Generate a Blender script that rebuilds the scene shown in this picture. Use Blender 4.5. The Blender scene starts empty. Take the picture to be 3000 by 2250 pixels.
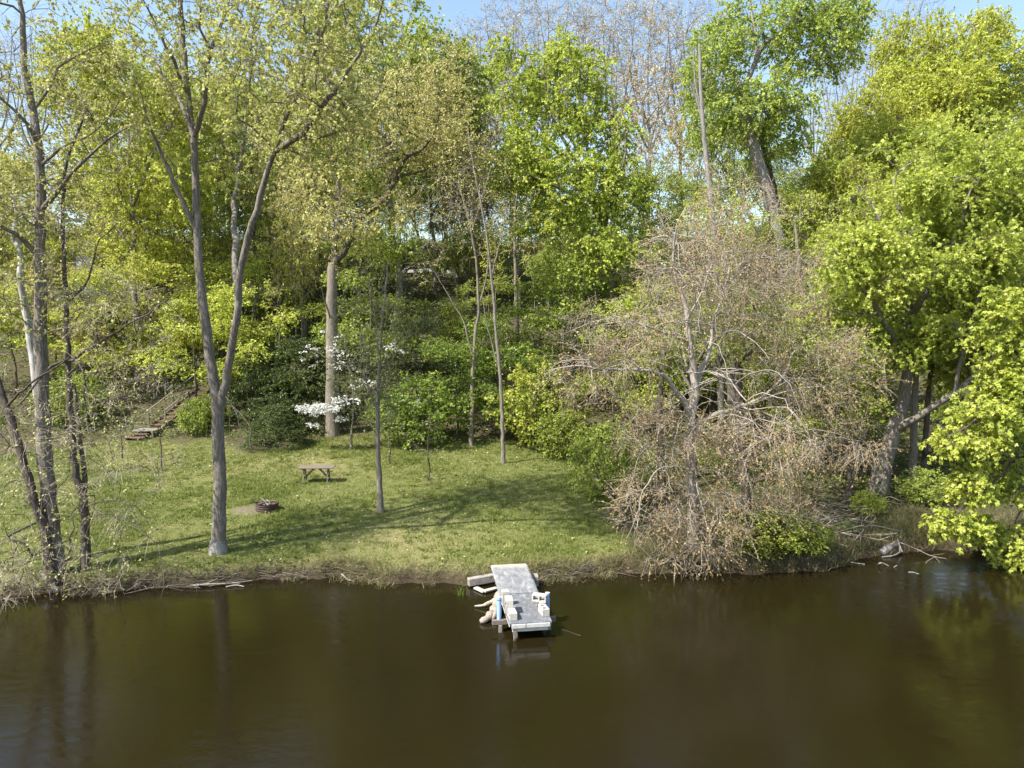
import bpy, math, numpy as np
from mathutils import Vector
R = math.radians
scene = bpy.context.scene
COL = scene.collection
PITCH = R(4.0); CAM_H = 7.9; FPX = 2080.0; K = 3000/2212.0
rng = np.random.default_rng(7)

# ------------------------------------------------------------------ camera geometry helpers
def ray(fx, fy):
    a = (fx*K-1500)/FPX; b = -(fy*K-1125)/FPX
    return np.array([a, math.cos(PITCH)+b*math.sin(PITCH), -math.sin(PITCH)+b*math.cos(PITCH)])
def P(fx, fy, Y):
    d = ray(fx, fy); t = Y/d[1]
    return np.array([d[0]*t, Y, CAM_H+d[2]*t])
def Pz(fx, fy, z):
    d = ray(fx, fy); t = (z-CAM_H)/d[2]
    return np.array([d[0]*t, d[1]*t, z])
def smooth(e0, e1, x):
    t = np.clip((x-e0)/(e1-e0), 0, 1); return t*t*(3-2*t)

_sh = [Pz(x, y, 0.0) for x, y in [(-300,1300),(0,1292),(100,1283),(200,1283),(320,1271),(500,1262),(620,1248),(740,1249),(840,1258),(950,1262),(1040,1262),(1140,1258),(1240,1246),(1400,1238),(1600,1238),(1760,1236),(1860,1210),(1930,1193),(2050,1190),(2212,1186),(2500,1180)]]
SHX = np.array([p[0] for p in _sh]); SHY = np.array([p[1] for p in _sh])
def shore(x):
    x = np.asarray(x, float)
    return np.interp(x, SHX, SHY) + .12*np.sin(x*2.1+.5) + .07*np.sin(x*5.3) + .04*np.sin(x*11.7+2)
def foot(x): return np.interp(x, [-60,-30,-15,-5,4,9,20,60], [41,41.5,43,45,44,40,39,38])
def wob(x, y):
    return (np.sin(x*.37+1.3*np.sin(y*.21))*np.sin(y*.31+.7) + .5*np.sin(x*.9+y*.55) + .35*np.sin(x*1.7-y*1.3+1))
def height(x, y):
    x = np.asarray(x, float); y = np.asarray(y, float)
    d = y-shore(x)
    z = np.where(d < 0, -1.1*(1-np.exp(np.minimum(d,0)/1.6)), .42*smooth(-.05,.38,d)+.05*np.clip(d-.4,0,30))
    f = y-foot(x)
    sp = np.where(f > 8, f, np.log1p(np.exp(np.clip(f/1.2,-40,30)))*1.2)
    rise = .39*sp
    rise = np.where(rise > 17, 17+(rise-17)*.16, rise)
    z = z+rise
    hm = smooth(-2, 8, f)
    z = z+np.where(d > .4, wob(x,y)*(.035+.22*hm)*smooth(.4,3,d), 0)
    return z
def hz(x, y): return float(height(x, y))
def G(fx, fy):
    d = ray(fx, fy); t = 8.0
    lo = None
    for t in np.arange(8, 160, .25):
        p = d*t
        if CAM_H+p[2] < hz(p[0], p[1]): lo = t-.25; break
    if lo is None: lo = 120
    a, b = lo, lo+.25
    for _ in range(12):
        m = (a+b)/2; p = d*m
        if CAM_H+p[2] < hz(p[0], p[1]): b = m
        else: a = m
    p = d*b
    return np.array([p[0], p[1], hz(p[0], p[1])])

_le = [G(x, y) for x, y in [(-200,1000),(0,985),(140,965),(250,955),(450,950),(545,985),(640,962),(700,945),(850,932),(1000,938),(1120,958),(1250,985)]]
LEX = np.array([p[0] for p in _le]); LEY = np.array([p[1] for p in _le])
def lawn_mask(x, y):
    x = np.asarray(x, float); y = np.asarray(y, float)
    n = .5*wob(x*2.3, y*2.1)
    return smooth(.9, -.9, y-np.interp(x, LEX, LEY)+n)*smooth(.7, -.7, x-3.7+n*.9)*smooth(0, .5, y-shore(x))
DIRT = G(535, 1103)

# ------------------------------------------------------------------ object helpers
def tag(o, label=None, cat=None, group=None, kind=None):
    if label: o['label'] = label
    if cat: o['category'] = cat
    if group: o['group'] = group
    if kind: o['kind'] = kind
    return o
def thing(name, label, cat, loc=(0,0,0), rz=0, group=None):
    o = bpy.data.objects.new(name, None); COL.objects.link(o)
    o.location = Vector(loc); o.rotation_euler = (0,0,rz); o.empty_display_size = .2
    return tag(o, label, cat, group)

class Geo:
    def __init__(s): s.v = []; s.f = []; s.n = 0
    def add(s, verts, faces, mat=0, var=None, smooth_=False):
        verts = np.asarray(verts, np.float32).reshape(-1,3); faces = np.asarray(faces, np.int32)
        if len(faces) == 0: return
        m = len(faces)
        var = np.zeros(m, np.float32) if var is None else np.broadcast_to(np.asarray(var, np.float32), (m,))
        s.v.append(verts); s.f.append((faces+s.n, mat, var, smooth_)); s.n += len(verts)
    def build(s, name, mats, parent=None, origin=(0,0,0)):
        me = bpy.data.meshes.new(name)
        V = np.concatenate(s.v)-np.asarray(origin, np.float32)
        me.vertices.add(len(V)); me.vertices.foreach_set('co', V.ravel().astype(np.float32))
        li = np.concatenate([f.ravel() for f,_,_,_ in s.f]).astype(np.int32)
        tot = np.concatenate([np.full(len(f), f.shape[1], np.int32) for f,_,_,_ in s.f])
        st = np.concatenate([[0], np.cumsum(tot)[:-1]]).astype(np.int32)
        me.loops.add(len(li)); me.loops.foreach_set('vertex_index', li)
        me.polygons.add(len(tot)); me.polygons.foreach_set('loop_start', st)
        me.polygons.foreach_set('material_index', np.concatenate([np.full(len(f), m, np.int32) for f,m,_,_ in s.f]))
        me.polygons.foreach_set('use_smooth', np.concatenate([np.full(len(f), sm, bool) for f,_,_,sm in s.f]))
        a = me.attributes.new('var', 'FLOAT', 'FACE'); a.data.foreach_set('value', np.concatenate([v for _,_,v,_ in s.f]).astype(np.float32))
        for m in (mats if isinstance(mats, (list,tuple)) else [mats]): me.materials.append(m)
        me.update(calc_edges=True)
        o = bpy.data.objects.new(name, me); COL.objects.link(o)
        if parent is not None: o.parent = parent
        return o
    # ---- solid primitives
    def box(s, c, size, rot=None, mat=0, bev=.0, smooth_=False):
        x, y, z = np.asarray(size)/2
        b = min(bev, x*.9, y*.9, z*.9)
        if b <= 0:
            v = np.array([[i*x,j*y,k*z] for i in (-1,1) for j in (-1,1) for k in (-1,1)], float)
            f = [[0,1,3,2],[4,6,7,5],[0,4,5,1],[2,3,7,6],[0,2,6,4],[1,5,7,3]]
            fs = [np.array(f)]
        else:
            pts = []; idx = {}
            for i in (-1,1):
                for j in (-1,1):
                    for k in (-1,1):
                        for ax in range(3):
                            q = [i*(x-b), j*(y-b), k*(z-b)]; q[ax] = (i,j,k)[ax]*(x,y,z)[ax]
                            idx[(i,j,k,ax)] = len(pts); pts.append(q)
            v = np.array(pts); q4 = []; t3 = []
            for sgn in (-1,1):
                q4.append([idx[(sgn,a,c2,0)] for a,c2 in ((-1,-1),(1,-1),(1,1),(-1,1))][::sgn])
                q4.append([idx[(a,sgn,c2,1)] for a,c2 in ((-1,-1),(-1,1),(1,1),(1,-1))][::sgn])
                q4.append([idx[(a,c2,sgn,2)] for a,c2 in ((-1,-1),(1,-1),(1,1),(-1,1))][::sgn])
            for a in (-1,1):
                for c2 in (-1,1):
                    q4.append([idx[(a,c2,-1,0)],idx[(a,c2,1,0)],idx[(a,c2,1,1)],idx[(a,c2,-1,1)]])
                    q4.append([idx[(a,-1,c2,0)],idx[(a,1,c2,0)],idx[(a,1,c2,2)],idx[(a,-1,c2,2)]])
                    q4.append([idx[(-1,a,c2,1)],idx[(1,a,c2,1)],idx[(1,a,c2,2)],idx[(-1,a,c2,2)]])
            for i in (-1,1):
                for j in (-1,1):
                    for k in (-1,1): t3.append([idx[(i,j,k,0)],idx[(i,j,k,1)],idx[(i,j,k,2)]])
            fs = [np.array(q4), np.array(t3)]
        if rot is not None: v = v@np.asarray(rot).T
        v = v+np.asarray(c, float)
        n0 = s.n
        s.v.append(v.astype(np.float32)); s.n += len(v)
        for f in fs: s.f.append((f.astype(np.int32)+n0, mat, np.full(len(f), rng.random(), np.float32), smooth_))
    def beam(s, a, b, w, h, mat=0, bev=.006, up=(0,0,1)):
        a = np.asarray(a, float); b = np.asarray(b, float); d = b-a; L = np.linalg.norm(d); d = d/L
        u = np.asarray(up, float)
        if abs(d@u) > .98: u = np.array([0,1.,0])
        sx = np.cross(d, u); sx /= np.linalg.norm(sx); uu = np.cross(sx, d)
        s.box((a+b)/2, (L, w, h), np.stack([d, -sx, uu], 1), mat, bev)
    def tube(s, pts, rad, sides=8, mat=0, cap=True, jit=0, var=None):
        pts = np.asarray(pts, float); n = len(pts); rad = np.broadcast_to(np.asarray(rad, float), (n,))
        t = np.gradient(pts, axis=0); t /= np.linalg.norm(t, axis=1)[:,None]+1e-9
        ref = np.array([.31,.95,.05]) if abs(t.mean(0)[2]) > .6 else np.array([0,0,1.])
        a = np.cross(t, ref); a /= np.linalg.norm(a, axis=1)[:,None]+1e-9; b = np.cross(t, a)
        th = np.arange(sides)*2*math.pi/sides
        rr = rad[:,None]*(1+(jit*rng.standard_normal((n,sides)) if jit else 0))
        v = pts[:,None]+rr[...,None]*(np.cos(th)[None,:,None]*a[:,None]+np.sin(th)[None,:,None]*b[:,None])
        i = np.arange(n-1)[:,None]*sides; j = np.arange(sides)[None]; j2 = (j+1)%sides
        f = np.stack([i+j, i+j2, i+sides+j2, i+sides+j], -1).reshape(-1,4)
        s.add(v.reshape(-1,3), f, mat, var, True)
        if cap:
            for e in (0, n-1): s.add(v[e], [list(range(sides))[::(-1 if e == 0 else 1)]], mat, var)
    # ---- vectorised thin twigs
    def twigs(s, p, d, L, r, droop, mat=1, var=None):
        n = len(p)
        if n == 0: return
        ref = np.array([.3,.2,.93]); a = np.cross(d, ref); a /= np.linalg.norm(a, axis=1)[:,None]+1e-9; b = np.cross(d, a)
        g = np.array([0,0,-1.])
        mid = p+d*(L*.55)[:,None]+g*(L*droop*.3)[:,None]; tip = p+d*L[:,None]+g*(L*droop)[:,None]
        v = np.zeros((n,7,3))
        for k in range(3):
            o = math.cos(k*2.094)*a+math.sin(k*2.094)*b
            v[:,k] = p+o*r[:,None]; v[:,3+k] = mid+o*(r*.7)[:,None]
        v[:,6] = tip
        base = np.arange(n)[:,None]*7
        q = np.concatenate([base+np.array([[0,1,4,3]]), base+np.array([[1,2,5,4]]), base+np.array([[2,0,3,5]])])
        t = np.concatenate([base+np.array([[3,4,6]]), base+np.array([[4,5,6]]), base+np.array([[5,3,6]])])
        v = v.reshape(-1,3).astype(np.float32); n0 = s.n
        s.v.append(v); s.n += len(v)
        s.f.append(((q+n0).astype(np.int32), mat, np.zeros(len(q), np.float32), True)); s.f.append(((t+n0).astype(np.int32), mat, np.zeros(len(t), np.float32), True))
    def leaves(s, p, d, size, width, shape='diamond', mat=0, var=None, up=.5, r=None):
        """p base points, d pointing directions; leaf blades as small folded polygons"""
        r = r or rng
        n = len(p)
        if n == 0: return
        nn = r.standard_normal((n,3))*.75; nn[:,2] += up
        sd = np.cross(d, nn); sd /= np.linalg.norm(sd, axis=1)[:,None]+1e-9
        size = np.broadcast_to(size, (n,))
        var = r.random(n) if var is None else np.broadcast_to(var, (n,))
        if shape == 'diamond':
            h = size[:,None]
            v = np.stack([p, p+d*h*.45+sd*h*width, p+d*h, p+d*h*.5-sd*h*width], 1)
            s.add(v.reshape(-1,3), np.arange(n*4).reshape(n,4), mat, var)
        else:
            up_ = np.cross(sd, d)
            for ang, l in ((0,1.),(.95,.8),(-.95,.8)):
                dd = d*math.cos(ang)+sd*math.sin(ang); ss = sd*math.cos(ang)-d*math.sin(ang)
                h = (size*l)[:,None]
                e = p+dd*h-np.array([0,0,1.])*h*.15
                v = np.stack([p, p+dd*h*.55+ss*h*width*.7, e, p+dd*h*.55-ss*h*width*.7], 1)
                s.add(v.reshape(-1,3), np.arange(n*4).reshape(n,4), mat, var)

def unit(v): return v/(np.linalg.norm(v, axis=-1, keepdims=True)+1e-9)
def spline(pts, step):
    pts = np.asarray(pts, float)
    if len(pts) < 3:
        n = max(2, int(np.linalg.norm(pts[1]-pts[0])/step)+1); t = np.linspace(0,1,n)[:,None]; return pts[0]*(1-t)+pts[1]*t, np.linspace(0,1,n)
    q = np.vstack([2*pts[0]-pts[1], pts, 2*pts[-1]-pts[-2]]); out = []; par = []; m = len(pts)-1
    for i in range(m):
        p0,p1,p2,p3 = q[i],q[i+1],q[i+2],q[i+3]
        n = max(1, int(round(np.linalg.norm(p2-p1)/step)))
        t = (np.arange(n)/n)[:,None]
        out.append(.5*((2*p1)+(-p0+p2)*t+(2*p0-5*p1+4*p2-p3)*t*t+(-p0+3*p1-3*p2+p3)*t**3)); par.append((i+t[:,0])/m)
    out.append(pts[-1:]); par.append([1.])
    return np.vstack(out), np.concatenate(par)

# ------------------------------------------------------------------ trees
class Tree:
    def __init__(s, seed=0, cap=60000):
        s.r = np.random.default_rng(seed)
        s.p = np.zeros((cap,3)); s.par = np.full(cap,-1); s.spec = np.zeros(cap); s.att = np.zeros(cap, bool); s.n = 0
        s.clumps = []
    def _add(s, p, par, spec=0, att=True):
        i = s.n; s.p[i] = p; s.par[i] = par; s.spec[i] = spec; s.att[i] = att; s.n += 1; return i
    def nearest(s, p): return int(np.argmin(((s.p[:s.n]-p)**2).sum(1)))
    def stem(s, pts, r0, r1, step=.5, jit=.02, root=False, flare=0, bare=0.0):
        """thick stem along pts; joins the nearest existing node unless root. bare = the share at its start that carries no side branches"""
        pts = [np.asarray(q, float) for q in pts]
        par = -1
        if not root:
            par = s.nearest(pts[0]); pts[0] = s.p[par].copy()
        q, t = spline(pts, step)
        q[1:] += s.r.standard_normal((len(q)-1,3))*jit
        for k in range(0 if root else 1, len(q)):
            rad = r0+(r1-r0)*t[k]
            if flare: rad += flare*math.exp(-np.linalg.norm(q[k]-q[0])/.45)
            par = s._add(q[k], par, rad, t[k] >= bare)
        return par
    def fill(s, T, up=.6, step=.55, maxlen=99, wander=.12, rad=None, clump=True, twigdir=None):
        """connect target points T to the skeleton with curved branches"""
        T = np.asarray(T); base = s.p[:s.n][s.att[:s.n]]
        if len(base) == 0: base = s.p[:s.n]
        d0 = np.array([((base-t)**2).sum(1).min() for t in T])
        for k in np.argsort(d0):
            t = T[k]; dv = t-s.p[:s.n]; d = np.sqrt((dv**2).sum(1))
            cost = d+up*np.maximum(0, -dv[:,2])*1.2+np.where(s.att[:s.n], 0, 1e3)
            i = int(np.argmin(cost)); L = d[i]
            if L > maxlen: continue
            a = s.p[i]; pa = s.par[i]
            td = unit(a-s.p[pa]) if pa >= 0 else np.array([0,0,1.])
            c = (a+t)/2+td*L*.16+np.array([0,0,1.])*L*(.10 if up > 0 else .16)
            n = max(2, int(L/step)); par = i
            for m in range(1, n+1):
                u = m/n; q = (1-u)**2*a+2*u*(1-u)*c+u*u*t
                if m < n: q = q+s.r.standard_normal(3)*wander*min(step, .5)
                par = s._add(q, par)
            if clump: s.clumps.append((t, unit(t-a), L))
    def radii(s, tip=.012, e=2.3, maxbranch=.6):
        n = s.n; acc = np.zeros(n); has = np.zeros(n, bool)
        for i in range(n-1, -1, -1):
            if not has[i]: acc[i] = tip**e
            p = s.par[i]
            if p >= 0: acc[p] += acc[i]; has[p] = True
        r = acc**(1/e)
        r = np.where(s.spec[:n] > 0, s.spec[:n], r)
        for i in range(n):
            p = s.par[i]
            if p >= 0 and s.spec[i] == 0: r[i] = min(r[i], r[p]*(maxbranch if s.spec[p] > 0 else 1.0))
        s.rad = r
    def wood(s, mat, name='trunk', parent=None, origin=(0,0,0), thin=.0, jit=.04, min_sides=3):
        n = s.n; ch = [[] for _ in range(n)]
        for i in range(n):
            if s.par[i] >= 0: ch[s.par[i]].append(i)
        g = Geo(); start = [(i, -1) for i in range(n) if s.par[i] < 0]
        while start:
            i, p = start.pop(); chain = ([p] if p >= 0 else [])+[i]
            while ch[i]:
                c = sorted(ch[i], key=lambda j: -s.rad[j]); 
                for j in c[1:]: start.append((j, i))
                i = c[0]; chain.append(i)
            rad = s.rad[chain].copy()
            if p >= 0: rad[0] = rad[1] if len(rad) > 1 else rad[0]
            if rad.max() < thin: continue
            sd = 12 if rad.max() > .2 else 8 if rad.max() > .07 else 5 if rad.max() > .03 else min_sides
            if len(chain) > 1: g.tube(s.p[chain], rad, sd, 0, True, jit if rad.max() > .05 else 0)
        return g.build(name, mat, parent, origin)

def ells(r, specs, hollow=.35):
    """random points in ellipsoids: (centre, (rx,ry,rz), n)"""
    out = []
    for c, rad, n in specs:
        v = unit(r.standard_normal((n,3))); u = (hollow**3+(1-hollow**3)*r.random(n))**(1/3)
        out.append(np.asarray(c)+v*u[:,None]*np.asarray(rad))
    return np.vstack(out)
def E(fx, fy, Y, rx, ry, rz, n):
    """ellipsoid from its centre in the picture, half sizes rx, ry in picture units at depth Y, rz in metres"""
    m = K*Y/FPX
    return (P(fx, fy, Y), (rx*m, rz, ry*m), n)

def foliage(t, name, mats, parent, origin, twn=5, twl=.8, twr=.006, lpt=12, lsize=.12, lw=.32, droop=.25, spread=.9, ldroop=.5, shape='diamond', up=.5, tw_on=True, lvar=None, flat=0, frac=1.0, along=(.15,1.0), leaf_on=True):
    r = t.r; g = Geo()
    C = np.array([c[0] for c in t.clumps]); D = np.array([c[1] for c in t.clumps])
    n = len(C)
    p = np.repeat(C, twn, 0)+r.standard_normal((n*twn,3))*twl*.12
    d = np.repeat(D, twn, 0)+r.standard_normal((n*twn,3))*spread
    if flat: d[:,2] *= (1-flat)
    d = unit(d)
    L = twl*(.55+.8*r.random(n*twn))
    if tw_on: g.twigs(p, d, L, np.full(n*twn, twr), np.full(n*twn, droop), 1)
    if leaf_on:
        m = n*twn; keep = np.nonzero(r.random(m) < frac)[0]
        idx = np.repeat(keep, lpt); u = along[0]+(along[1]-along[0])*r.random(len(idx))
        q = p[idx]+d[idx]*(L[idx]*u)[:,None]; q[:,2] -= L[idx]*droop*u*u
        ld = d[idx]*.6+r.standard_normal((len(idx),3))*.7; ld[:,2] -= ldroop
        ld = unit(ld)
        cv = np.repeat(r.random(n), twn)[idx]
        var = np.clip(.5*cv+.5*r.random(len(idx)), 0, 1) if lvar is None else lvar
        g.leaves(q, ld, lsize*(.6+.75*r.random(len(idx))), lw, shape, 0, var, up, r)
    return g.build(name, mats, parent, origin)

# ------------------------------------------------------------------ materials
def mat(name):
    m = bpy.data.materials.new(name); m.use_nodes = True
    nt = m.node_tree; b = nt.nodes['Principled BSDF']
    return m, nt, b
def node(nt, typ, **kw):
    n = nt.nodes.new(typ)
    for k, v in kw.items():
        if k in n.inputs: n.inputs[k].default_value = v
        else: setattr(n, k, v)
    return n
def ramp(nt, fac, stops):
    n = nt.nodes.new('ShaderNodeValToRGB'); e = n.color_ramp.elements
    while len(e) < len(stops): e.new(.5)
    for el, (p, c) in zip(e, stops): el.position = p; el.color = (*c, 1)
    nt.links.new(fac, n.inputs[0]); return n.outputs[0]
def mix(nt, fac, a, b, mode='MIX'):
    n = nt.nodes.new('ShaderNodeMix'); n.data_type = 'RGBA'; n.blend_type = mode
    for s, v in ((n.inputs[0], fac), (n.inputs[6], a), (n.inputs[7], b)):
        if hasattr(v, 'is_linked') or hasattr(v, 'links'): nt.links.new(v, s)
        else: s.default_value = v if isinstance(v, (int,float)) else (*v, 1)
    return n.outputs[2]
def coords(nt, scale=(1,1,1), kind='Object'):
    tc = nt.nodes.new('ShaderNodeTexCoord'); mp = nt.nodes.new('ShaderNodeMapping'); mp.inputs['Scale'].default_value = scale
    nt.links.new(tc.outputs[kind], mp.inputs[0]); return mp.outputs[0]
def noise(nt, vec, scale, detail=4, rough=.6, dist=0):
    n = node(nt, 'ShaderNodeTexNoise', Scale=scale, Detail=detail, Roughness=rough, Distortion=dist)
    nt.links.new(vec, n.inputs['Vector']); return n.outputs['Fac']
def bump(nt, b, h, strength=.5, dist=.02):
    n = node(nt, 'ShaderNodeBump', Strength=strength, Distance=dist)
    nt.links.new(h, n.inputs['Height']); nt.links.new(n.outputs[0], b.inputs['Normal'])

def leaf_mat(name, stops, trans=.38, rough=.45, hue=.35, spec=.35):
    m, nt, b = mat(name)
    a = node(nt, 'ShaderNodeAttribute', attribute_name='var')
    c = ramp(nt, a.outputs['Fac'], stops)
    oi = nt.nodes.new('ShaderNodeObjectInfo')
    hs = node(nt, 'ShaderNodeHueSaturation')
    mr = node(nt, 'ShaderNodeMapRange'); mr.inputs['To Min'].default_value = .5-.016*hue; mr.inputs['To Max'].default_value = .5+.022*hue
    nt.links.new(oi.outputs['Random'], mr.inputs[0]); nt.links.new(mr.outputs[0], hs.inputs['Hue'])
    mv = node(nt, 'ShaderNodeMapRange'); mv.inputs['To Min'].default_value = 1-.25*hue; mv.inputs['To Max'].default_value = 1+.3*hue
    nt.links.new(oi.outputs['Random'], mv.inputs[0]); nt.links.new(mv.outputs[0], hs.inputs['Value'])
    nt.links.new(c, hs.inputs['Color'])
    nt.links.new(hs.outputs[0], b.inputs['Base Color'])
    b.inputs['Roughness'].default_value = rough; b.inputs['Specular IOR Level'].default_value = spec
    tr = nt.nodes.new('ShaderNodeBsdfTranslucent'); nt.links.new(hs.outputs[0], tr.inputs[0])
    ms = nt.nodes.new('ShaderNodeMixShader'); ms.inputs[0].default_value = trans
    nt.links.new(b.outputs[0], ms.inputs[1]); nt.links.new(tr.outputs[0], ms.inputs[2])
    nt.links.new(ms.outputs[0], nt.nodes['Material Output'].inputs[0])
    return m
def bark_mat(name, dark, light, pale=None, scale=1.0, bmp=.9):
    m, nt, b = mat(name)
    v = coords(nt, (9*scale, 9*scale, 1.3*scale)); n1 = noise(nt, v, 2.2, 6, .65, .4)
    v2 = coords(nt, (1,1,.6)); n2 = noise(nt, v2, 1.6, 3)
    n5 = noise(nt, coords(nt, (16*scale,16*scale,2.0*scale)), 1.5, 4, .7, .8)
    c = ramp(nt, n1, [(.40, dark), (.57, light)])
    c = mix(nt, ramp(nt, n5, [(.40,(1,1,1)),(.52,(0,0,0))]), c, dark)
    c = mix(nt, n2, c, mix(nt, .55, c, tuple(x*1.6 for x in light)))
    if pale:
        n3 = noise(nt, v2, 2.6, 3, .5); pf = ramp(nt, n3, [(.50,(0,0,0)),(.58,(1,1,1))])
        c = mix(nt, pf, c, pale)
    nt.links.new(c, b.inputs['Base Color']); b.inputs['Roughness'].default_value = .9; b.inputs['Specular IOR Level'].default_value = .15
    bump(nt, b, n1, bmp, .04)
    return m
def plain_mat(name, c1, c2, scale=8, rough=.7, stretch=(1,1,1), bmp=.3, spec=.3, dirt=None):
    m, nt, b = mat(name)
    v = coords(nt, stretch); n = noise(nt, v, scale, 6, .65)
    c = ramp(nt, n, [(.32, c1), (.68, c2)])
    if dirt:
        n2 = noise(nt, coords(nt), 5, 5, .7); c = mix(nt, ramp(nt, n2, [(.5,(0,0,0)),(.68,(1,1,1))]), c, dirt)
    nt.links.new(c, b.inputs['Base Color']); b.inputs['Roughness'].default_value = rough; b.inputs['Specular IOR Level'].default_value = spec
    if bmp: bump(nt, b, n, bmp, .01)
    return m

BARK = bark_mat('grey_bark', (.055,.046,.037), (.235,.208,.175))
BARK_L = bark_mat('pale_smooth_bark', (.145,.122,.096), (.37,.33,.28), None, 1.0, .5)
FOOT = bark_mat('pale_grey_foot', (.10,.092,.082), (.27,.255,.235), None, .8, .4)
BARK_D = bark_mat('dark_bark', (.03,.024,.02), (.12,.10,.083))
BARK_T = bark_mat('tan_bark', (.07,.057,.043), (.225,.195,.158))
BARK_W = bark_mat('white_bark', (.17,.16,.145), (.38,.37,.35), (.52,.51,.49), .7, .4)
BARK_S = bark_mat('bleached_wood', (.085,.077,.07), (.27,.25,.228), None, 1.2)
TWIG = plain_mat('twig_bark', (.19,.15,.115), (.34,.29,.24), 3, .8, bmp=0)
TWIG_P = plain_mat('pale_twig_bark', (.27,.22,.165), (.53,.46,.375), 3, .8, bmp=0)
TWIG_D = plain_mat('dark_twig_bark', (.10,.08,.06), (.2,.165,.135), 3, .8, bmp=0)
L_BRIGHT = leaf_mat('bright_maple_leaf', [(0,(.22,.29,.04)),(.5,(.425,.49,.068)),(1,(.65,.65,.18))], .44)
L_YG = leaf_mat('yellow_green_leaf', [(0,(.27,.31,.04)),(.5,(.49,.53,.075)),(1,(.70,.68,.18))], .46)
L_MID = leaf_mat('mid_green_leaf', [(0,(.20,.26,.04)),(.5,(.35,.415,.07)),(1,(.53,.56,.15))], .43)
L_OLIVE = leaf_mat('olive_gold_leaf', [(0,(.31,.30,.08)),(.5,(.51,.47,.15)),(1,(.66,.60,.28))], .42)
L_PALE = leaf_mat('pale_new_leaf', [(0,(.32,.34,.08)),(.5,(.50,.50,.15)),(1,(.64,.60,.27))], .45)
L_TAN = leaf_mat('tan_bud', [(0,(.36,.29,.16)),(.5,(.52,.43,.26)),(1,(.66,.57,.36))], .3)
L_BUD = leaf_mat('red_brown_bud', [(0,(.17,.11,.05)),(.6,(.30,.205,.095)),(1,(.42,.33,.15))], .25)
L_DARK = leaf_mat('evergreen_needle', [(0,(.038,.058,.012)),(.6,(.085,.115,.025)),(1,(.16,.19,.045))], .2)
L_BUSH = leaf_mat('bush_leaf', [(0,(.13,.18,.02)),(.5,(.27,.33,.042)),(1,(.46,.48,.10))], .4)
L_GREYG = leaf_mat('grey_green_leaf', [(0,(.11,.145,.045)),(.5,(.20,.24,.08)),(1,(.33,.36,.14))], .35)
L_WHITE = leaf_mat('white_petal', [(0,(.62,.62,.58)),(1,(.86,.86,.84))], .3, hue=.05)
L_GRASS = leaf_mat('grass_blade', [(0,(.085,.12,.018)),(.45,(.215,.25,.056)),(.8,(.34,.35,.11)),(1,(.47,.42,.20))], .25, hue=0, spec=.2)
L_SHRUB = leaf_mat('green_shrub_leaf', [(0,(.10,.155,.02)),(.5,(.19,.265,.035)),(1,(.36,.42,.07))], .4)  # mid green leaves of the layered shrubs and one dense bush
L_DRY = leaf_mat('dry_grass_blade', [(0,(.09,.115,.028)),(.4,(.18,.165,.07)),(1,(.32,.26,.145))], .25, hue=0, spec=.2)
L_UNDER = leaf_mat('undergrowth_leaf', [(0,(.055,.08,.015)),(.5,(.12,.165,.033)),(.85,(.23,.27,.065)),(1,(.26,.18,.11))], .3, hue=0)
OLDWOOD = plain_mat('weathered_wood', (.085,.065,.052), (.24,.20,.17), 6, .8, (1,14,14))
DRIFT = bark_mat('driftwood_grey', (.13,.105,.08), (.33,.28,.235), None, .8, .5)
PALEWOOD = plain_mat('pale_board', (.36,.32,.27), (.52,.475,.41), 5, .8, (2,12,12))
GREYWOOD = plain_mat('grey_board', (.15,.135,.115), (.29,.27,.24), 5, .8, (2,14,14))
REDWOOD = plain_mat('reddish_tread_wood', (.11,.06,.04), (.24,.14,.095), 6, .8, (1,10,10))
CONC = plain_mat('concrete', (.37,.345,.31), (.50,.475,.425), 30, .9, bmp=.35, dirt=(.33,.30,.265))
CONC_D = plain_mat('old_concrete', (.20,.18,.155), (.37,.34,.295), 14, .9, bmp=.5, dirt=(.12,.10,.08))
WHITEP = plain_mat('white_board_paint', (.42,.42,.385), (.56,.56,.53), 9, .5, (1,6,6), .15, dirt=(.32,.31,.265))
PIPE = plain_mat('pale_blue_pipe', (.27,.42,.72), (.33,.47,.75), 4, .35, bmp=0)
PIPE_B = plain_mat('blue_band', (.06,.16,.42), (.09,.2,.5), 6, .4, bmp=0)
RUST = plain_mat('rusty_steel', (.03,.021,.018), (.095,.06,.048), 9, .75, bmp=.3)
CHAR = plain_mat('charred_wood', (.014,.012,.011), (.05,.042,.038), 8, .85)
STICK = plain_mat('dead_stick', (.19,.16,.13), (.38,.335,.285), 6, .85)
BRICK = plain_mat('house_brick', (.20,.10,.07), (.30,.165,.12), 12, .85)
SIDING = plain_mat('grey_siding', (.30,.31,.33), (.38,.39,.41), 3, .7, (1,1,9))
ROOFM = plain_mat('shingle_roof', (.12,.115,.11), (.2,.195,.19), 14, .9)
GLASS, nt_, b_ = mat('window_glass'); b_.inputs['Base Color'].default_value = (.03,.035,.04,1); b_.inputs['Roughness'].default_value = .08
GALV = plain_mat('galvanised_rail', (.50,.51,.52), (.66,.67,.68), 4, .4, bmp=0)

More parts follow.
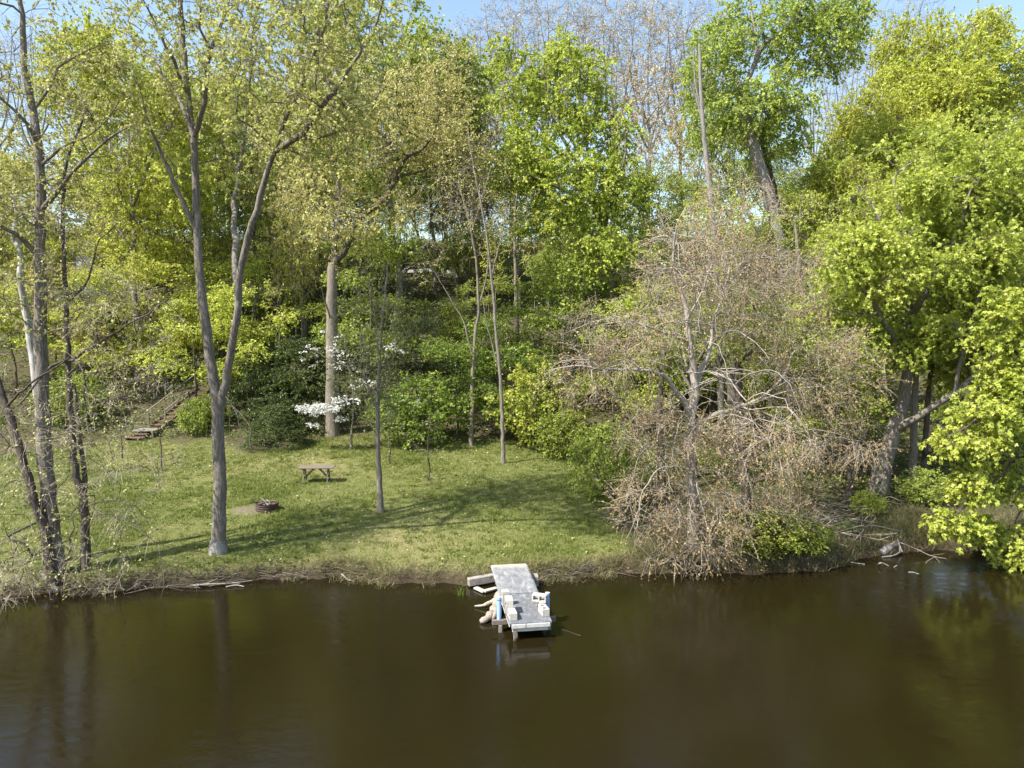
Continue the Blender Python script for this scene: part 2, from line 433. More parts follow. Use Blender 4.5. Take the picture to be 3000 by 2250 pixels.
# deck covering: worn dark grey sheet with pale scuffs
DECKM, nt, b = mat('worn_grey_sheet')
v = coords(nt); v2 = coords(nt, (1,.42,1))
n1 = noise(nt, v2, 5.5, 8, .7, 1.2); n2 = noise(nt, v, 40, 3, .7); n3 = noise(nt, v, 1.3, 2, .5)
c = ramp(nt, n1, [(.30,(.085,.09,.105)),(.52,(.14,.145,.16)),(.62,(.24,.24,.245)),(.74,(.40,.39,.375))])
c = mix(nt, ramp(nt, n2, [(.45,(0,0,0)),(.8,(.5,.5,.5))]), c, (.25,.25,.25))
nt.links.new(c, b.inputs['Base Color']); b.inputs['Roughness'].default_value = .5; b.inputs['Specular IOR Level'].default_value = .4
bump(nt, b, n1, .35, .02)
RAMPM, nt, b = mat('crumpled_grey_sheet')
v2 = coords(nt, (1.6,.7,1)); n1 = noise(nt, v2, 3.6, 10, .78, .55); n3 = noise(nt, coords(nt), 1.6, 3, .5)
c = ramp(nt, n1, [(.30,(.115,.119,.13)),(.47,(.19,.193,.202)),(.58,(.29,.288,.284)),(.70,(.46,.44,.415))])
tc = nt.nodes.new('ShaderNodeTexCoord'); sp = nt.nodes.new('ShaderNodeSeparateXYZ'); nt.links.new(tc.outputs['Object'], sp.inputs[0])
mr = node(nt, 'ShaderNodeMapRange'); mr.inputs[1].default_value = 3.75; mr.inputs[2].default_value = 4.0; nt.links.new(sp.outputs['Y'], mr.inputs[0])
ad = node(nt, 'ShaderNodeMath', operation='MULTIPLY'); nt.links.new(mr.outputs[0], ad.inputs[0]); ad.inputs[1].default_value = .85
c = mix(nt, ad.outputs[0], c, (.46,.38,.31))
nt.links.new(c, b.inputs['Base Color']); b.inputs['Roughness'].default_value = .45
bump(nt, b, n1, .6, .04)

# ground: lawn soil and sward / leaf litter / mud, driven by painted area masks
GROUND, nt, b = mat('lawn_and_leaf_litter')
am = node(nt, 'ShaderNodeAttribute', attribute_name='lawn'); ad_ = node(nt, 'ShaderNodeAttribute', attribute_name='dirt'); aw = node(nt, 'ShaderNodeAttribute', attribute_name='mud'); adry = node(nt, 'ShaderNodeAttribute', attribute_name='dry')
v = coords(nt)
n1 = noise(nt, v, 9, 8, .75); n2 = noise(nt, v, .55, 4, .6); n3 = noise(nt, v, 2.4, 6, .7)
gr = ramp(nt, n1, [(.32,(.04,.052,.014)),(.52,(.125,.138,.042)),(.72,(.245,.24,.10))])
gr = mix(nt, ramp(nt, n2, [(.42,(0,0,0)),(.62,(1,1,1))]), gr, mix(nt, .4, gr, (.19,.175,.07)))
gr = mix(nt, adry.outputs['Fac'], gr, mix(nt, .55, gr, (.26,.22,.11)))
lt = ramp(nt, n1, [(.28,(.03,.025,.014)),(.5,(.075,.06,.037)),(.72,(.15,.115,.08))])
lt = mix(nt, ramp(nt, n3, [(.46,(0,0,0)),(.62,(1,1,1))]), lt, mix(nt, .8, lt, (.06,.085,.02)))
c = mix(nt, am.outputs['Fac'], lt, gr)
c = mix(nt, ad_.outputs['Fac'], c, ramp(nt, n1, [(.3,(.10,.078,.058)),(.7,(.22,.18,.14))]))
c = mix(nt, aw.outputs['Fac'], c, ramp(nt, n1, [(.3,(.03,.022,.014)),(.7,(.075,.056,.036))]))
nt.links.new(c, b.inputs['Base Color']); b.inputs['Roughness'].default_value = .95; b.inputs['Specular IOR Level'].default_value = .1
bump(nt, b, n1, .8, .05)

# water: murky brown body, glossy rippled surface
WATER, nt, b = mat('murky_river_water')
v = coords(nt, (.8,1.5,1), 'Object'); w1 = noise(nt, v, 2.2, 6, .68, .8); w2 = noise(nt, coords(nt, (1,1.7,1)), 6.5, 3, .5)
w3 = noise(nt, coords(nt, (.25,.4,1)), .5, 3, .5)
c = ramp(nt, w3, [(.35,(.0108,.0084,.0027)),(.65,(.0128,.0094,.0031))])
nt.links.new(c, b.inputs['Base Color']); b.inputs['Roughness'].default_value = .02; b.inputs['IOR'].default_value = 1.333; b.inputs['Specular IOR Level'].default_value = .5
ma = node(nt, 'ShaderNodeMath', operation='MULTIPLY_ADD'); nt.links.new(w2, ma.inputs[0]); ma.inputs[1].default_value = .22; nt.links.new(w1, ma.inputs[2])
bump(nt, b, ma.outputs[0], .12, .04)

# ================================================================== SETTING
def axis(segs):
    out = []
    for a, b, st in segs: out.append(np.arange(a, b, st))
    return np.concatenate(out+[[segs[-1][1]]])
gx = axis([(-260,-60,8),(-60,-30,1.0),(-30,30,.22),(30,60,1.0),(60,260.1,8)])
gy = axis([(-60,14,4),(14,19,.6),(19,47,.2),(47,110,.8),(110,300.1,8)])
X, Y = np.meshgrid(gx, gy); Z = height(X, Y)
dd = np.hypot((X-DIRT[0])*.8, (Y-DIRT[1])*1.1)
dirt = .8*smooth(.62, .2, dd+.35*wob(X*4, Y*4)*.4)
Z = Z+np.where(dirt > 0, .05*dirt, 0)
g = Geo(); nx, ny = len(gx), len(gy)
ii = np.arange(ny-1)[:,None]*nx+np.arange(nx-1)[None]
g.add(np.stack([X,Y,Z],-1).reshape(-1,3), np.stack([ii, ii+1, ii+nx+1, ii+nx],-1).reshape(-1,4), 0, None, True)
ground = g.build('ground', GROUND); tag(ground, kind='structure')
lm = lawn_mask(X, Y); d_ = Y-shore(X)
mud = smooth(.34, .16, d_)*(.6+.4*np.sign(Z+9))
hotd = [G(760,965), G(700,1000), G(300,990), G(560,1010), G(900,1165), G(760,1000)]
dry = np.zeros_like(X)
for h_ in hotd: dry = np.maximum(dry, np.exp(-(((X-h_[0])/3.2)**2+((Y-h_[1])/2.6)**2)))
dry = np.clip(dry*(.75+.4*wob(X*1.5,Y*1.4)), 0, 1); dry = np.maximum(dry, .7*smooth(1.2,.3,d_))
for nm, arr in (('lawn',lm),('dirt',dirt),('mud',mud),('dry',dry)):
    a = ground.data.attributes.new(nm, 'FLOAT', 'POINT'); a.data.foreach_set('value', arr.ravel().astype(np.float32))
g = Geo(); g.add([(-300,-200,0),(300,-200,0),(300,32,0),(-300,32,0)], [[0,1,2,3]])
tag(g.build('river_water', WATER), kind='structure')

# ---- grass and other uncountable ground cover
def blades(g, x, y, L, w, lean, mat=0, var=None, z=None):
    n = len(x); z = height(x, y) if z is None else z
    a = rng.random(n)*6.283; s_ = np.stack([np.cos(a), np.sin(a), 0*a], 1)*w[:,None]/2
    b = rng.random(n)*6.283; ln = (lean*(.3+rng.random(n)))[:,None]*np.stack([np.cos(b), np.sin(b), 0*b], 1)
    p = np.stack([x, y, z-.01], 1); up = np.array([0,0,1.])
    d = unit(up+ln); m = p+d*(L*.55)[:,None]; t = p+unit(up*.75+ln*1.6)*L[:,None]
    v = np.stack([p-s_, p+s_, m+s_*.7, t, m-s_*.7], 1).reshape(-1,3)
    i = np.arange(n)[:,None]*5
    va = rng.random(n) if var is None else var
    g.add(v, np.concatenate([i+np.array([[0,1,2,4]])]), mat, va); 
    n0 = g.n-len(v); g.f.append(((i+np.array([[4,2,3]])+n0).astype(np.int32), mat, np.asarray(va, np.float32), False))
g = Geo()
N = 420000
x = rng.uniform(-28, 5.5, N); y = rng.uniform(20.6, 46, N)
lmv = lawn_mask(x, y)*(np.hypot((x-DIRT[0])*.8, (y-DIRT[1])*1.1) > .75)
dn = .5+.5*np.clip(wob(x*1.9, y*2.3)*.7+.3, 0, 1)
k = rng.random(N) < lmv*dn; x = x[k]; y = y[k]
hd = np.zeros(len(x))
for h_ in hotd: hd = np.maximum(hd, np.exp(-(((x-h_[0])/3.2)**2+((y-h_[1])/2.6)**2)))
lush = np.clip(wob(x*.9+3, y*.8), 0, 1.3)
blades(g, x, y, (.05+.07*rng.random(len(x)))*(.8+.7*lush), np.full(len(x), .014), np.full(len(x), .8), 0, np.clip(rng.random(len(x))**1.3*.8+.3*hd-.15*lush+.22*wob(x*5.1,y*4.7)*.5, 0, 1))
k = np.nonzero(rng.random(len(x)) < .05*(lush > .4)+.03)[0]
kk = np.repeat(k, 10); xx = x[kk]+rng.normal(0,.08,len(kk)); yy = y[kk]+rng.normal(0,.08,len(kk))
blades(g, xx, yy, .10+.16*rng.random(len(kk)), np.full(len(kk), .016), np.full(len(kk), .6), 0, rng.random(len(kk))*.5)
nw = 2600; x = rng.uniform(-27,4.5,nw); y = rng.uniform(21,45,nw); k = (rng.random(nw) < lawn_mask(x,y)) & (wob(x*2.7+5,y*2.2) > .1); x, y = x[k], y[k]
ii_ = np.repeat(np.arange(len(x)), 12); q = np.stack([x[ii_]+rng.normal(0,.09,len(ii_)), y[ii_]+rng.normal(0,.09,len(ii_)), 0*x[ii_]], 1); q[:,2] = height(q[:,0],q[:,1])+.02+.06*rng.random(len(q))
g.leaves(q, unit(rng.standard_normal((len(q),3))*np.array([1,1,.35])), .05+.06*rng.random(len(q)), .4, 'diamond', 0, .35*rng.random(len(q)), 1.2)
nw = 5200; x = rng.uniform(-27,4.5,nw); y = rng.uniform(21,45,nw); k = rng.random(nw) < lawn_mask(x,y)*(.35+.65*smooth(33,44,y)); x, y = x[k], y[k]
g.leaves(np.stack([x,y,height(x,y)+.07],1), unit(rng.standard_normal((len(x),3))*np.array([1,1,.3])), .05+.05*rng.random(len(x)), .4, 'diamond', 0, 1.0, 1.6)
tag(g.build('grass', L_GRASS), kind='stuff')

g = Geo()
N = 24000; x = rng.uniform(-24, 5, N); d_ = np.abs(rng.normal(.12,.33,N))+.13; y = shore(x)+d_-.06
k = rng.random(N) < (.35+.65*np.clip(wob(x*2.2,0*x)*.8+.2,0,1))*np.where((x > -6.5), 1., .55); x, y, d_ = x[k], y[k], d_[k]
blades(g, x, y, (.10+.20*rng.random(len(x)))*np.where(x > -6.5, 1, .7), np.full(len(x), .013), np.full(len(x), 1.3), 0, np.clip(.25+.75*rng.random(len(x))-.2*(rng.random(len(x))<.3), 0, 1))
N = 26000; x = rng.uniform(4, 24, N); d_ = np.abs(rng.normal(.6,1.8,N)); y = shore(x)+d_-.05
k = rng.random(N) < (.3+.7*np.clip(wob(x*1.6,y*1.2)+.2,0,1)); x, y = x[k], y[k]
blades(g, x, y, .18+.40*rng.random(len(x)), np.full(len(x), .016), np.full(len(x), .9), 0, np.clip(rng.random(len(x))*.8, 0, 1))
N = 5000; x = rng.uniform(-8, 4.5, N); y = shore(x)+rng.normal(-.05,.22,N)
k = rng.random(N) < np.clip(.25+.8*wob(x*2.6,0*x), 0, 1); x, y = x[k], y[k]
blades(g, x, y, .18+.28*rng.random(len(x)), np.full(len(x), .014), np.full(len(x), 1.1), 0, rng.random(len(x)), np.maximum(height(x,y), -.05))
tag(g.build('bank_grass', L_DRY), kind='stuff')

g = Geo()
# leafy undergrowth over the wooded slope and the brushy bank
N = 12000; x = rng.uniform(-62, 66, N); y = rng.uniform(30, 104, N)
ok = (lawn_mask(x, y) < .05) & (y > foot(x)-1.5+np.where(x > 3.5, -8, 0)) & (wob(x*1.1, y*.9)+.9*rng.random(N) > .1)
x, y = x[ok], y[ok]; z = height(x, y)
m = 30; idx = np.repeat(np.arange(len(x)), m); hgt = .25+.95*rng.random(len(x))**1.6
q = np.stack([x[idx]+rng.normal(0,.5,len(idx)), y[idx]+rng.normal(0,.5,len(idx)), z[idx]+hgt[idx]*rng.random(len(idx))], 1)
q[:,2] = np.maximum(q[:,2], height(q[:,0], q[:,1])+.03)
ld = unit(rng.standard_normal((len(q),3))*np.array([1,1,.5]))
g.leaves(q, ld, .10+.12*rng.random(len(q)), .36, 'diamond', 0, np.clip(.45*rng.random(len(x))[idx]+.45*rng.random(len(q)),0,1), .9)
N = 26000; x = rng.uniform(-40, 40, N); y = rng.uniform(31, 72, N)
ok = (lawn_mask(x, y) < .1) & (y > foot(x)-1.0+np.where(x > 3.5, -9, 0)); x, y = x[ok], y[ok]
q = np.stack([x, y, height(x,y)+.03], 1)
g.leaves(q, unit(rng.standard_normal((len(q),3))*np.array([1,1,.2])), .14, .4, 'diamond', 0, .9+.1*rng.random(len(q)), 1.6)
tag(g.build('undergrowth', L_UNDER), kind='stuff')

# ================================================================== NAMED TREES
def S(Y, *pts): return [P(p[0], p[1], Y+(p[2] if len(p) > 2 else 0)) for p in pts]
def hero(name, label, cat, base, t, bark, crown=None, tip=.012, e=2.3, fol=None, group=None, jit=.04, cname='crown', thin=0, maxbranch=.6):
    o = thing(name, label, cat, base, 0, group)
    t.radii(tip, e, maxbranch); t.wood(bark, 'trunk', o, base, thin, jit)
    if t.clumps and crown: foliage(t, cname, crown, o, base, **(fol or {}))
    return o
def sink(b): return np.array([b[0], b[1], b[2]-.15])

# the tall forked cottonwood on the lawn
b0 = G(472,1193); Yc = b0[1]; t = Tree(11)
t.stem([sink(b0)]+S(Yc,(474,1100),(475,1000),(470,900),(462,820),(450,745),(432,600),(425,470),(420,330),(406,205),(396,90),(386,-60),(380,-260)), .238, .045, .45, .012, True, .06, .42)
t.stem(S(Yc,(470,900),(487,830,-.1),(497,770,-.3),(512,680,-.7),(520,580,-1.1),(546,480,-1.5),(571,400,-1.8),(592,330,-2.1),(612,270,-2.3),(652,180,-2.5),(700,60,-2.7),(725,-120,-3)), .150, .03, .45, .02, bare=.3)
t.stem(S(Yc,(592,330,-2.1),(650,288,-2.6),(700,222,-3),(742,165,-3.3),(800,80,-3.6),(840,-40,-4)), .10, .02, .45)
t.stem(S(Yc,(514,650,-.8),(507,520,.3),(505,430,2),(521,340,2.3),(532,250,2.6),(542,120,3),(562,-60,3.4)), .12, .02, .45, bare=.3)
t.stem(S(Yc,(428,510),(392,430,-.3),(352,340,-.6),(326,280,-1),(300,190,-1.4)), .095, .02, .45, bare=.2)
t.stem(S(Yc,(425,310),(441,220,-.5),(456,110,-.9),(492,15,-1.2),(512,-120,-1.6)), .10, .02, .45)
t.stem(S(Yc,(456,110,-.9),(430,60,-1.2),(438,-40,-1.4)), .06, .02, .45)
t.stem(S(Yc,(420,300),(385,210,1.2),(330,130,2.0),(270,60,2.6),(215,-30,3)), .075, .02, .45)
t.stem(S(Yc,(408,210),(360,100,-1.4),(300,-20,-2.4)), .07, .02, .45)
T_ = ells(t.r, [E(360,100,Yc,120,170,3.2,95), E(480,60,Yc,120,190,3.4,115), E(610,130,Yc-2.3,150,190,2.6,190), E(740,80,Yc-3,130,170,2.6,130), E(690,260,Yc-2.6,110,80,2.0,70), E(300,200,Yc-1,70,110,2,30), E(520,330,Yc+1.6,60,110,1.8,24),
     E(450,-230,Yc,260,190,4.5,150), E(650,-210,Yc-2,200,170,3.5,90)])
t.fill(T_, .5, .5)
# dead drooping sprout below the fork
t.stem(S(Yc-.3,(487,850),(505,880,-.3),(520,930,-.5),(515,985,-.5)), .02, .006, .2); t.stem(S(Yc-.3,(505,880,-.3),(540,920,-.5),(535,975,-.5)), .015, .006, .2); t.stem(S(Yc-.3,(490,850),(497,900,-.2),(493,960,-.3)), .015, .006, .2)
cott = hero('cottonwood_tree', 'tallest forked grey trunk rising from the lawn beside the fire ring, pale at its foot', 'tree', b0, t, BARK, [L_PALE, TWIG], .011, fol=dict(twn=4, twl=.62, twr=.006, lpt=15, lsize=.082, lw=.42, up=.8, along=(.45,1.05), droop=.2, spread=1.0, ldroop=.4))

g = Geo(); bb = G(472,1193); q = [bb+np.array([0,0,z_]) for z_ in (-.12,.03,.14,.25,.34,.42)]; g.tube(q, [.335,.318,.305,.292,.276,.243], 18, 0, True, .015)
g.build('pale_foot', FOOT, cott, bb)  # paler grey collar around the lowest part of the trunk
# cluster on the bank at the picture's left side
b0 = G(122,1238); Yl = b0[1]; t = Tree(12)
t.stem([sink(b0)]+S(Yl,(112,1150),(100,1020),(91,860),(86,700),(86,560),(88,430),(84,330),(70,240),(54,150),(49,60),(38,-60),(30,-200)), .25, .04, .45, .02, True, .08, .30)
t.stem(S(Yl,(86,470),(120,420,-.2),(175,355,-.5),(230,300,-.8),(290,270,-1.2)), .08, .015, .4)
t.stem(S(Yl,(70,240),(95,205),(130,150,.4),(185,110,.8),(240,95,1)), .06, .012, .4)
t.stem(S(Yl,(86,560),(40,510,-.5),(-20,470,-1),(-80,400,-1.4)), .09, .02, .4)
t.stem(S(Yl,(84,330),(60,270,-.6),(0,210,-1),(-50,120,-1.3)), .07, .02, .4)
t.stem(S(Yl,(84,360),(130,320,-.3),(210,280,-.5),(260,210,-.9)), .05, .012, .4)
T_ = ells(t.r, [E(60,120,Yl,140,150,2.6,70), E(40,400,Yl-.3,120,120,2.2,110), E(-40,300,Yl,110,200,2.5,60), E(190,270,Yl-.6,110,70,2,26), E(50,620,Yl-.6,100,100,1.6,46), E(20,-180,Yl,200,150,3.5,80)])
t.fill(T_, .5, .45)
hero('riverbank_tree', 'thick upright furrowed trunk at the water edge, stoutest of the clump with tiny yellow leaves', 'tree', b0, t, BARK, [L_PALE, TWIG], .010, fol=dict(twn=4, twl=.55, twr=.005, lpt=12, lsize=.078, lw=.42, droop=.25, spread=1.0, along=(.45,1.05)))

b0 = G(112,1225); t = Tree(13); Yw = Yl+.9
b0 = np.array([P(108,1225,Yw)[0], Yw, hz(P(108,1225,Yw)[0], Yw)])
t.stem([sink(b0)]+S(Yw,(100,1010),(92,920),(82,850),(70,770),(58,690),(48,620),(42,540),(36,460),(25,380)), .17, .06, .4, .02, True, .05, .6)
t.stem(S(Yw,(42,540),(20,500),(-15,430)), .07, .02, .4)
t.fill(ells(t.r, [E(10,440,Yw,70,90,1.3,26)]), .5, .45)
hero('white_barked_tree', 'peeling white stem standing close behind the stoutest furrowed bank trunk', 'tree', b0, t, BARK_W, [L_PALE, TWIG], .010, fol=dict(twn=4, twl=.5, twr=.005, lpt=8, lsize=.08, droop=.2))

b0 = G(118,1262); t = Tree(14); Yd = b0[1]
t.stem([sink(b0)]+S(Yd,(104,1190),(85,1110),(60,1030),(38,950),(14,880),(-14,800),(-50,700),(-90,580)), .16, .06, .4, .02, True, .05, .25)
t.stem(S(Yd,(85,1110),(110,1070,-.3),(150,1030,-.6)), .03, .01, .3)
t.stem(S(Yd,(14,880),(40,850,-.4),(110,800,-.8),(150,770,-1.0)), .05, .012, .3)
t.fill(ells(t.r, [E(40,1080,Yd-.7,90,130,1.3,36), E(-20,900,Yd-.5,90,160,1.5,40), E(110,990,Yd-1,80,120,1.0,24), E(60,1210,Yd-1.1,120,50,.7,60), E(10,1260,Yd-1.4,60,40,.5,26)]), 0, .4)
hero('leaning_bank_tree', 'dark slanting trunk leaning out from the foot of the stoutest bank trunk', 'tree', b0, t, BARK_D, [L_PALE, TWIG_P], .008, fol=dict(twn=5, twl=.6, twr=.005, lpt=4, lsize=.066, lw=.4, droop=.35, spread=1.1, frac=.36))

b0 = G(188,1232); t = Tree(15); Yr = b0[1]
t.stem([sink(b0)]+S(Yr,(184,1150),(178,1075),(166,1030),(157,960),(152,880),(147,780),(143,660),(138,540),(133,430),(150,330),(185,240)), .14, .03, .4, .02, True, .04, .1)
t.stem(S(Yr,(178,1075),(182,1030,.3),(176,970,.5),(166,890,.6),(160,830,.7)), .09, .05, .4, .02)
t.stem(S(Yr,(150,790),(200,750,-.3),(255,715,-.6),(300,690,-.8),(340,665,-1),(395,620,-1.3)), .055, .012, .35)
t.stem(S(Yr,(148,780),(170,780,-.5),(182,830,-.8),(186,900,-1),(200,960,-1.2)), .045, .012, .35)
t.stem(S(Yr,(150,770),(110,790,-.5),(60,850,-1),(10,900,-1.3)), .06, .015, .35)
t.stem(S(Yr,(143,660),(190,600,.4),(215,520,.8),(270,470,1.2)), .04, .012, .35)
t.stem(S(Yr,(182,1120),(230,1110,-.4),(290,1130,-.7),(345,1190,-1),(352,1270,-1.3),(345,1300,-1.4)), .025, .006, .3)
t.stem(S(Yr,(180,1090),(250,1080,-.5),(300,1100,-.9),(330,1150,-1)), .025, .006, .3)
T_ = ells(t.r, [E(260,690,Yr-.8,130,90,1.3,90), E(180,560,Yr,90,150,1.5,70), E(200,880,Yr-1,110,110,1.3,75), E(270,1010,Yr-.8,120,90,1.2,48), E(270,1150,Yr-.9,110,80,.9,28), E(150,1120,Yr-.9,110,110,1,30), E(180,300,Yr,80,140,1.5,40), E(180,1255,Yr-.8,110,30,.5,40), E(330,830,Yr-.6,60,80,1,30)])
t.fill(T_, 0, .4)
hero('twin_stemmed_tree', 'slim bank tree forking into two stems, with long bare twigs reaching over the lawn', 'tree', b0, t, BARK_D, [L_PALE, TWIG_P], .008, fol=dict(twn=5, twl=.62, twr=.0048, lpt=4, lsize=.066, lw=.4, droop=.3, spread=1.1, frac=.34))

# small tree in mid lawn
b0 = G(822,1108); Ym = b0[1]; t = Tree(16)
t.stem([sink(b0)]+S(Ym,(820,1050),(817,980),(815,900),(817,840),(820,780),(824,700),(834,620),(838,560)), .125, .02, .35, .012, True, .05, .38)
t.stem(S(Ym,(814,890),(800,850,-.2),(785,790,-.4),(775,700,-.5)), .05, .012, .3)
t.stem(S(Ym,(816,850),(835,810,.3),(850,770,.5),(880,720,.6)), .045, .01, .3)
t.stem(S(Ym,(820,780),(812,700,.3),(805,640,.4)), .035, .01, .3)
t.stem(S(Ym,(815,935),(790,905,-.4),(765,890,-.6)), .02, .006, .3); t.stem(S(Ym,(816,935),(835,905,.4),(862,885,.6)), .02, .006, .3)
t.fill(ells(t.r, [E(812,690,Ym,85,120,1.5,150), E(790,840,Ym,75,70,1.2,60), E(860,820,Ym,50,80,1,30)]), .35, .35)
hero('slender_lawn_tree', 'slender grey trunk standing alone mid lawn with a sparse twiggy greyish crown', 'tree', b0, t, BARK, [L_GREYG, TWIG_D], .007, fol=dict(twn=5, twl=.5, twr=.004, lpt=7, lsize=.06, lw=.36, droop=.05, spread=.9, frac=.6))

# oak with the crooked dark limb
b0 = G(718,938); Yo = b0[1]; t = Tree(17)
t.stem([sink(b0)]+S(Yo,(717,800),(717,690),(717,610),(719,572)), .40, .27, .5, .012, True, .12, .6)
t.stem(S(Yo,(717,610),(722,540,.5),(735,440,.8),(722,360,1),(714,310,1),(725,220,1.2),(735,120,1.4)), .18, .03, .5)
t.stem(S(Yo,(735,440,.8),(690,380,.3),(660,320,0),(650,240,0)), .09, .03, .5)
t.stem(S(Yo,(717,700),(700,640,-1),(690,600,-1.6)), .06, .02, .4)
T_ = ells(t.r, [E(740,200,Yo+1,120,110,4,110), E(740,500,Yo-.5,75,60,2.5,60), E(640,300,Yo,80,120,3,60), E(700,400,Yo,70,60,3,40)])
t.fill(T_, .4, .6)
oak = hero('crooked_oak', 'massive pale trunk at the lawn edge behind the white blossoms with a crooked dark limb', 'tree', b0, t, BARK_T, [L_OLIVE, TWIG], .016, fol=dict(twn=5, twl=.95, twr=.008, lpt=12, lsize=.13, lw=.34, droop=.15))

t = Tree(117)
t.stem(S(Yo,(719,580),(726,560),(740,547),(756,515),(770,480),(800,455),(832,425),(850,398),(872,380),(905,372),(935,362),(985,350)), .24, .04, .4, .03, True, 0, .25)
t.stem(S(Yo,(850,398),(862,365,-.3),(880,338,-.5),(912,322,-.8),(935,290,-1.1),(950,240,-1.2)), .15, .03, .4)
t.fill(ells(t.r, [E(900,260,Yo,120,90,4,170), E(980,330,Yo,90,60,3,80), E(800,330,Yo,90,60,3,50), E(960,180,Yo+1,70,80,3,60), E(860,450,Yo-.5,60,40,2,24)]), .4, .6)
t.radii(.016); lm_ = t.wood(BARK_D, 'limb', oak, b0); foliage(t, 'limb_foliage', [L_OLIVE, TWIG], lm_, b0, twn=5, twl=.95, twr=.008, lpt=12, lsize=.13, lw=.34, droop=.15)

def pole_tree(fx, fy, pts, r0, r1, name, label, seed, bark=BARK, specs=(), leaf=L_YG, extra=(), tip=.009, fol=None, Yset=None, twig=TWIG, up=.5, bare=.35, cat='tree', group=None):
    if Yset is None: b = G(fx, fy)
    else:
        q = P(fx, fy, Yset); b = np.array([q[0], Yset, hz(q[0], Yset)])
    Yt = b[1]; t = Tree(seed)
    t.stem([sink(b)]+S(Yt,*pts), r0, r1, .45, .015, True, r0*.3, bare)
    for e_ in extra: t.stem(S(Yt,*e_[0]), e_[1], e_[2], .4)
    if specs: t.fill(ells(t.r, [E(s[0],s[1],Yt+s[2],*s[3:]) for s in specs]), up, .5)
    return hero(name, label, cat, b, t, bark, [leaf, twig], tip, fol=fol or dict(twn=5, twl=.6, twr=.005, lpt=9, lsize=.10, lw=.36), group=group)

pole_tree(1087,1001, [(1085,900),(1079,800),(1070,700),(1062,600),(1050,500),(1035,420),(1018,330),(1010,270)], .115, .02, 'thin_straight_tree', 'thin straight pale trunk at the back edge of the lawn beside the brush', 21, BARK,
    [(1040,440,0,80,120,1.6,60)], L_OLIVE, [([(1080,800),(1062,740),(1040,640)], .05,.02), ([(1062,600),(1085,500),(1100,420)], .04,.012)], fol=dict(twn=4, twl=.7, twr=.005, lpt=5, lsize=.09, frac=.6))
pole_tree(1018,963, [(1020,880),(1022,790),(1027,720),(1034,660),(1030,580),(1018,500),(1000,430),(985,360)], .14, .025, 'tan_forked_tree', 'tan smooth trunk with a low fork behind the layered bright green shrub', 22, BARK_T,
    [(985,460,0,90,110,2,80), (930,560,0,50,50,1.2,16)], L_OLIVE, [([(1022,790),(1012,735),(1000,690),(975,650),(935,580)], .07,.02), ([(1034,660),(1050,600),(1056,520)], .07,.02), ([(1018,500),(1040,430),(1060,360)],.05,.015)], fol=dict(twn=5, twl=.8, twr=.006, lpt=6, lsize=.09, frac=.5))
pole_tree(1116,800, [(1116,700),(1114,600),(1112,500),(1118,400),(1125,300)], .20, .05, 'grey_slope_tree', 'plain grey trunk rising between the layered shrub and the tall bright maple', 23, BARK, [(1130,420,0,70,130,2.5,70)], L_OLIVE, Yset=54, fol=dict(twn=5, twl=.9, twr=.007, lpt=9, lsize=.13))

# dogwood in flower
b0 = G(757,972); Yg = b0[1]+.4; t = Tree(24)
t.stem([sink(b0)]+S(Yg,(760,930),(764,880),(760,830),(750,780),(745,730)), .07, .015, .3, .015, True, .02, .3)
t.stem(S(Yg,(764,880),(735,870,-.6),(690,880,-1.1),(655,885,-1.3)), .035, .01, .3)
t.stem(S(Yg,(762,850),(800,830,.1),(840,850,.3),(890,880,.5)), .035, .01, .3)
t.stem(S(Yg,(752,790),(700,770,0),(665,745,.2)), .03, .01, .3); t.stem(S(Yg,(752,790),(790,750,.2),(830,745,.4)), .03, .01, .3)
FL = [E(686,884,Yg-1.0,48,11,.55,110), E(738,868,Yg-.6,38,12,.5,26), E(700,770,Yg,58,30,.9,18), E(745,780,Yg,36,36,.7,12), E(785,830,Yg-.3,36,12,.5,14), E(675,918,Yg-1,14,5,.25,8), E(735,905,Yg-.9,12,6,.25,8), E(892,868,Yg+.4,28,16,.5,20), E(850,760,Yg+.4,26,20,.5,12), E(705,730,Yg,50,20,.6,5)]
t.fill(ells(t.r, FL), .1, .3)
o = thing('dogwood_tree', 'small tree with white blossom tiers in front of the massive pale trunk', 'tree', b0)
t.radii(.005, 2.3); t.wood(BARK, 'trunk', o, b0)
foliage(t, 'blossom', [L_WHITE, TWIG], o, b0, twn=3, twl=.22, twr=.003, lpt=7, lsize=.08, lw=.5, droop=.05, spread=1.2, flat=.75, ldroop=-.1, up=1.6)
t.clumps = []; t.fill(ells(t.r, [E(760,790,Yg,110,80,1.3,110), E(790,880,Yg,90,30,1,40)]), .1, .35)
t.radii(.005, 2.3); foliage(t, 'crown', [L_GREYG, TWIG_D], o, b0, twn=4, twl=.42, twr=.0035, lpt=7, lsize=.075, lw=.4, droop=.05, flat=.4)

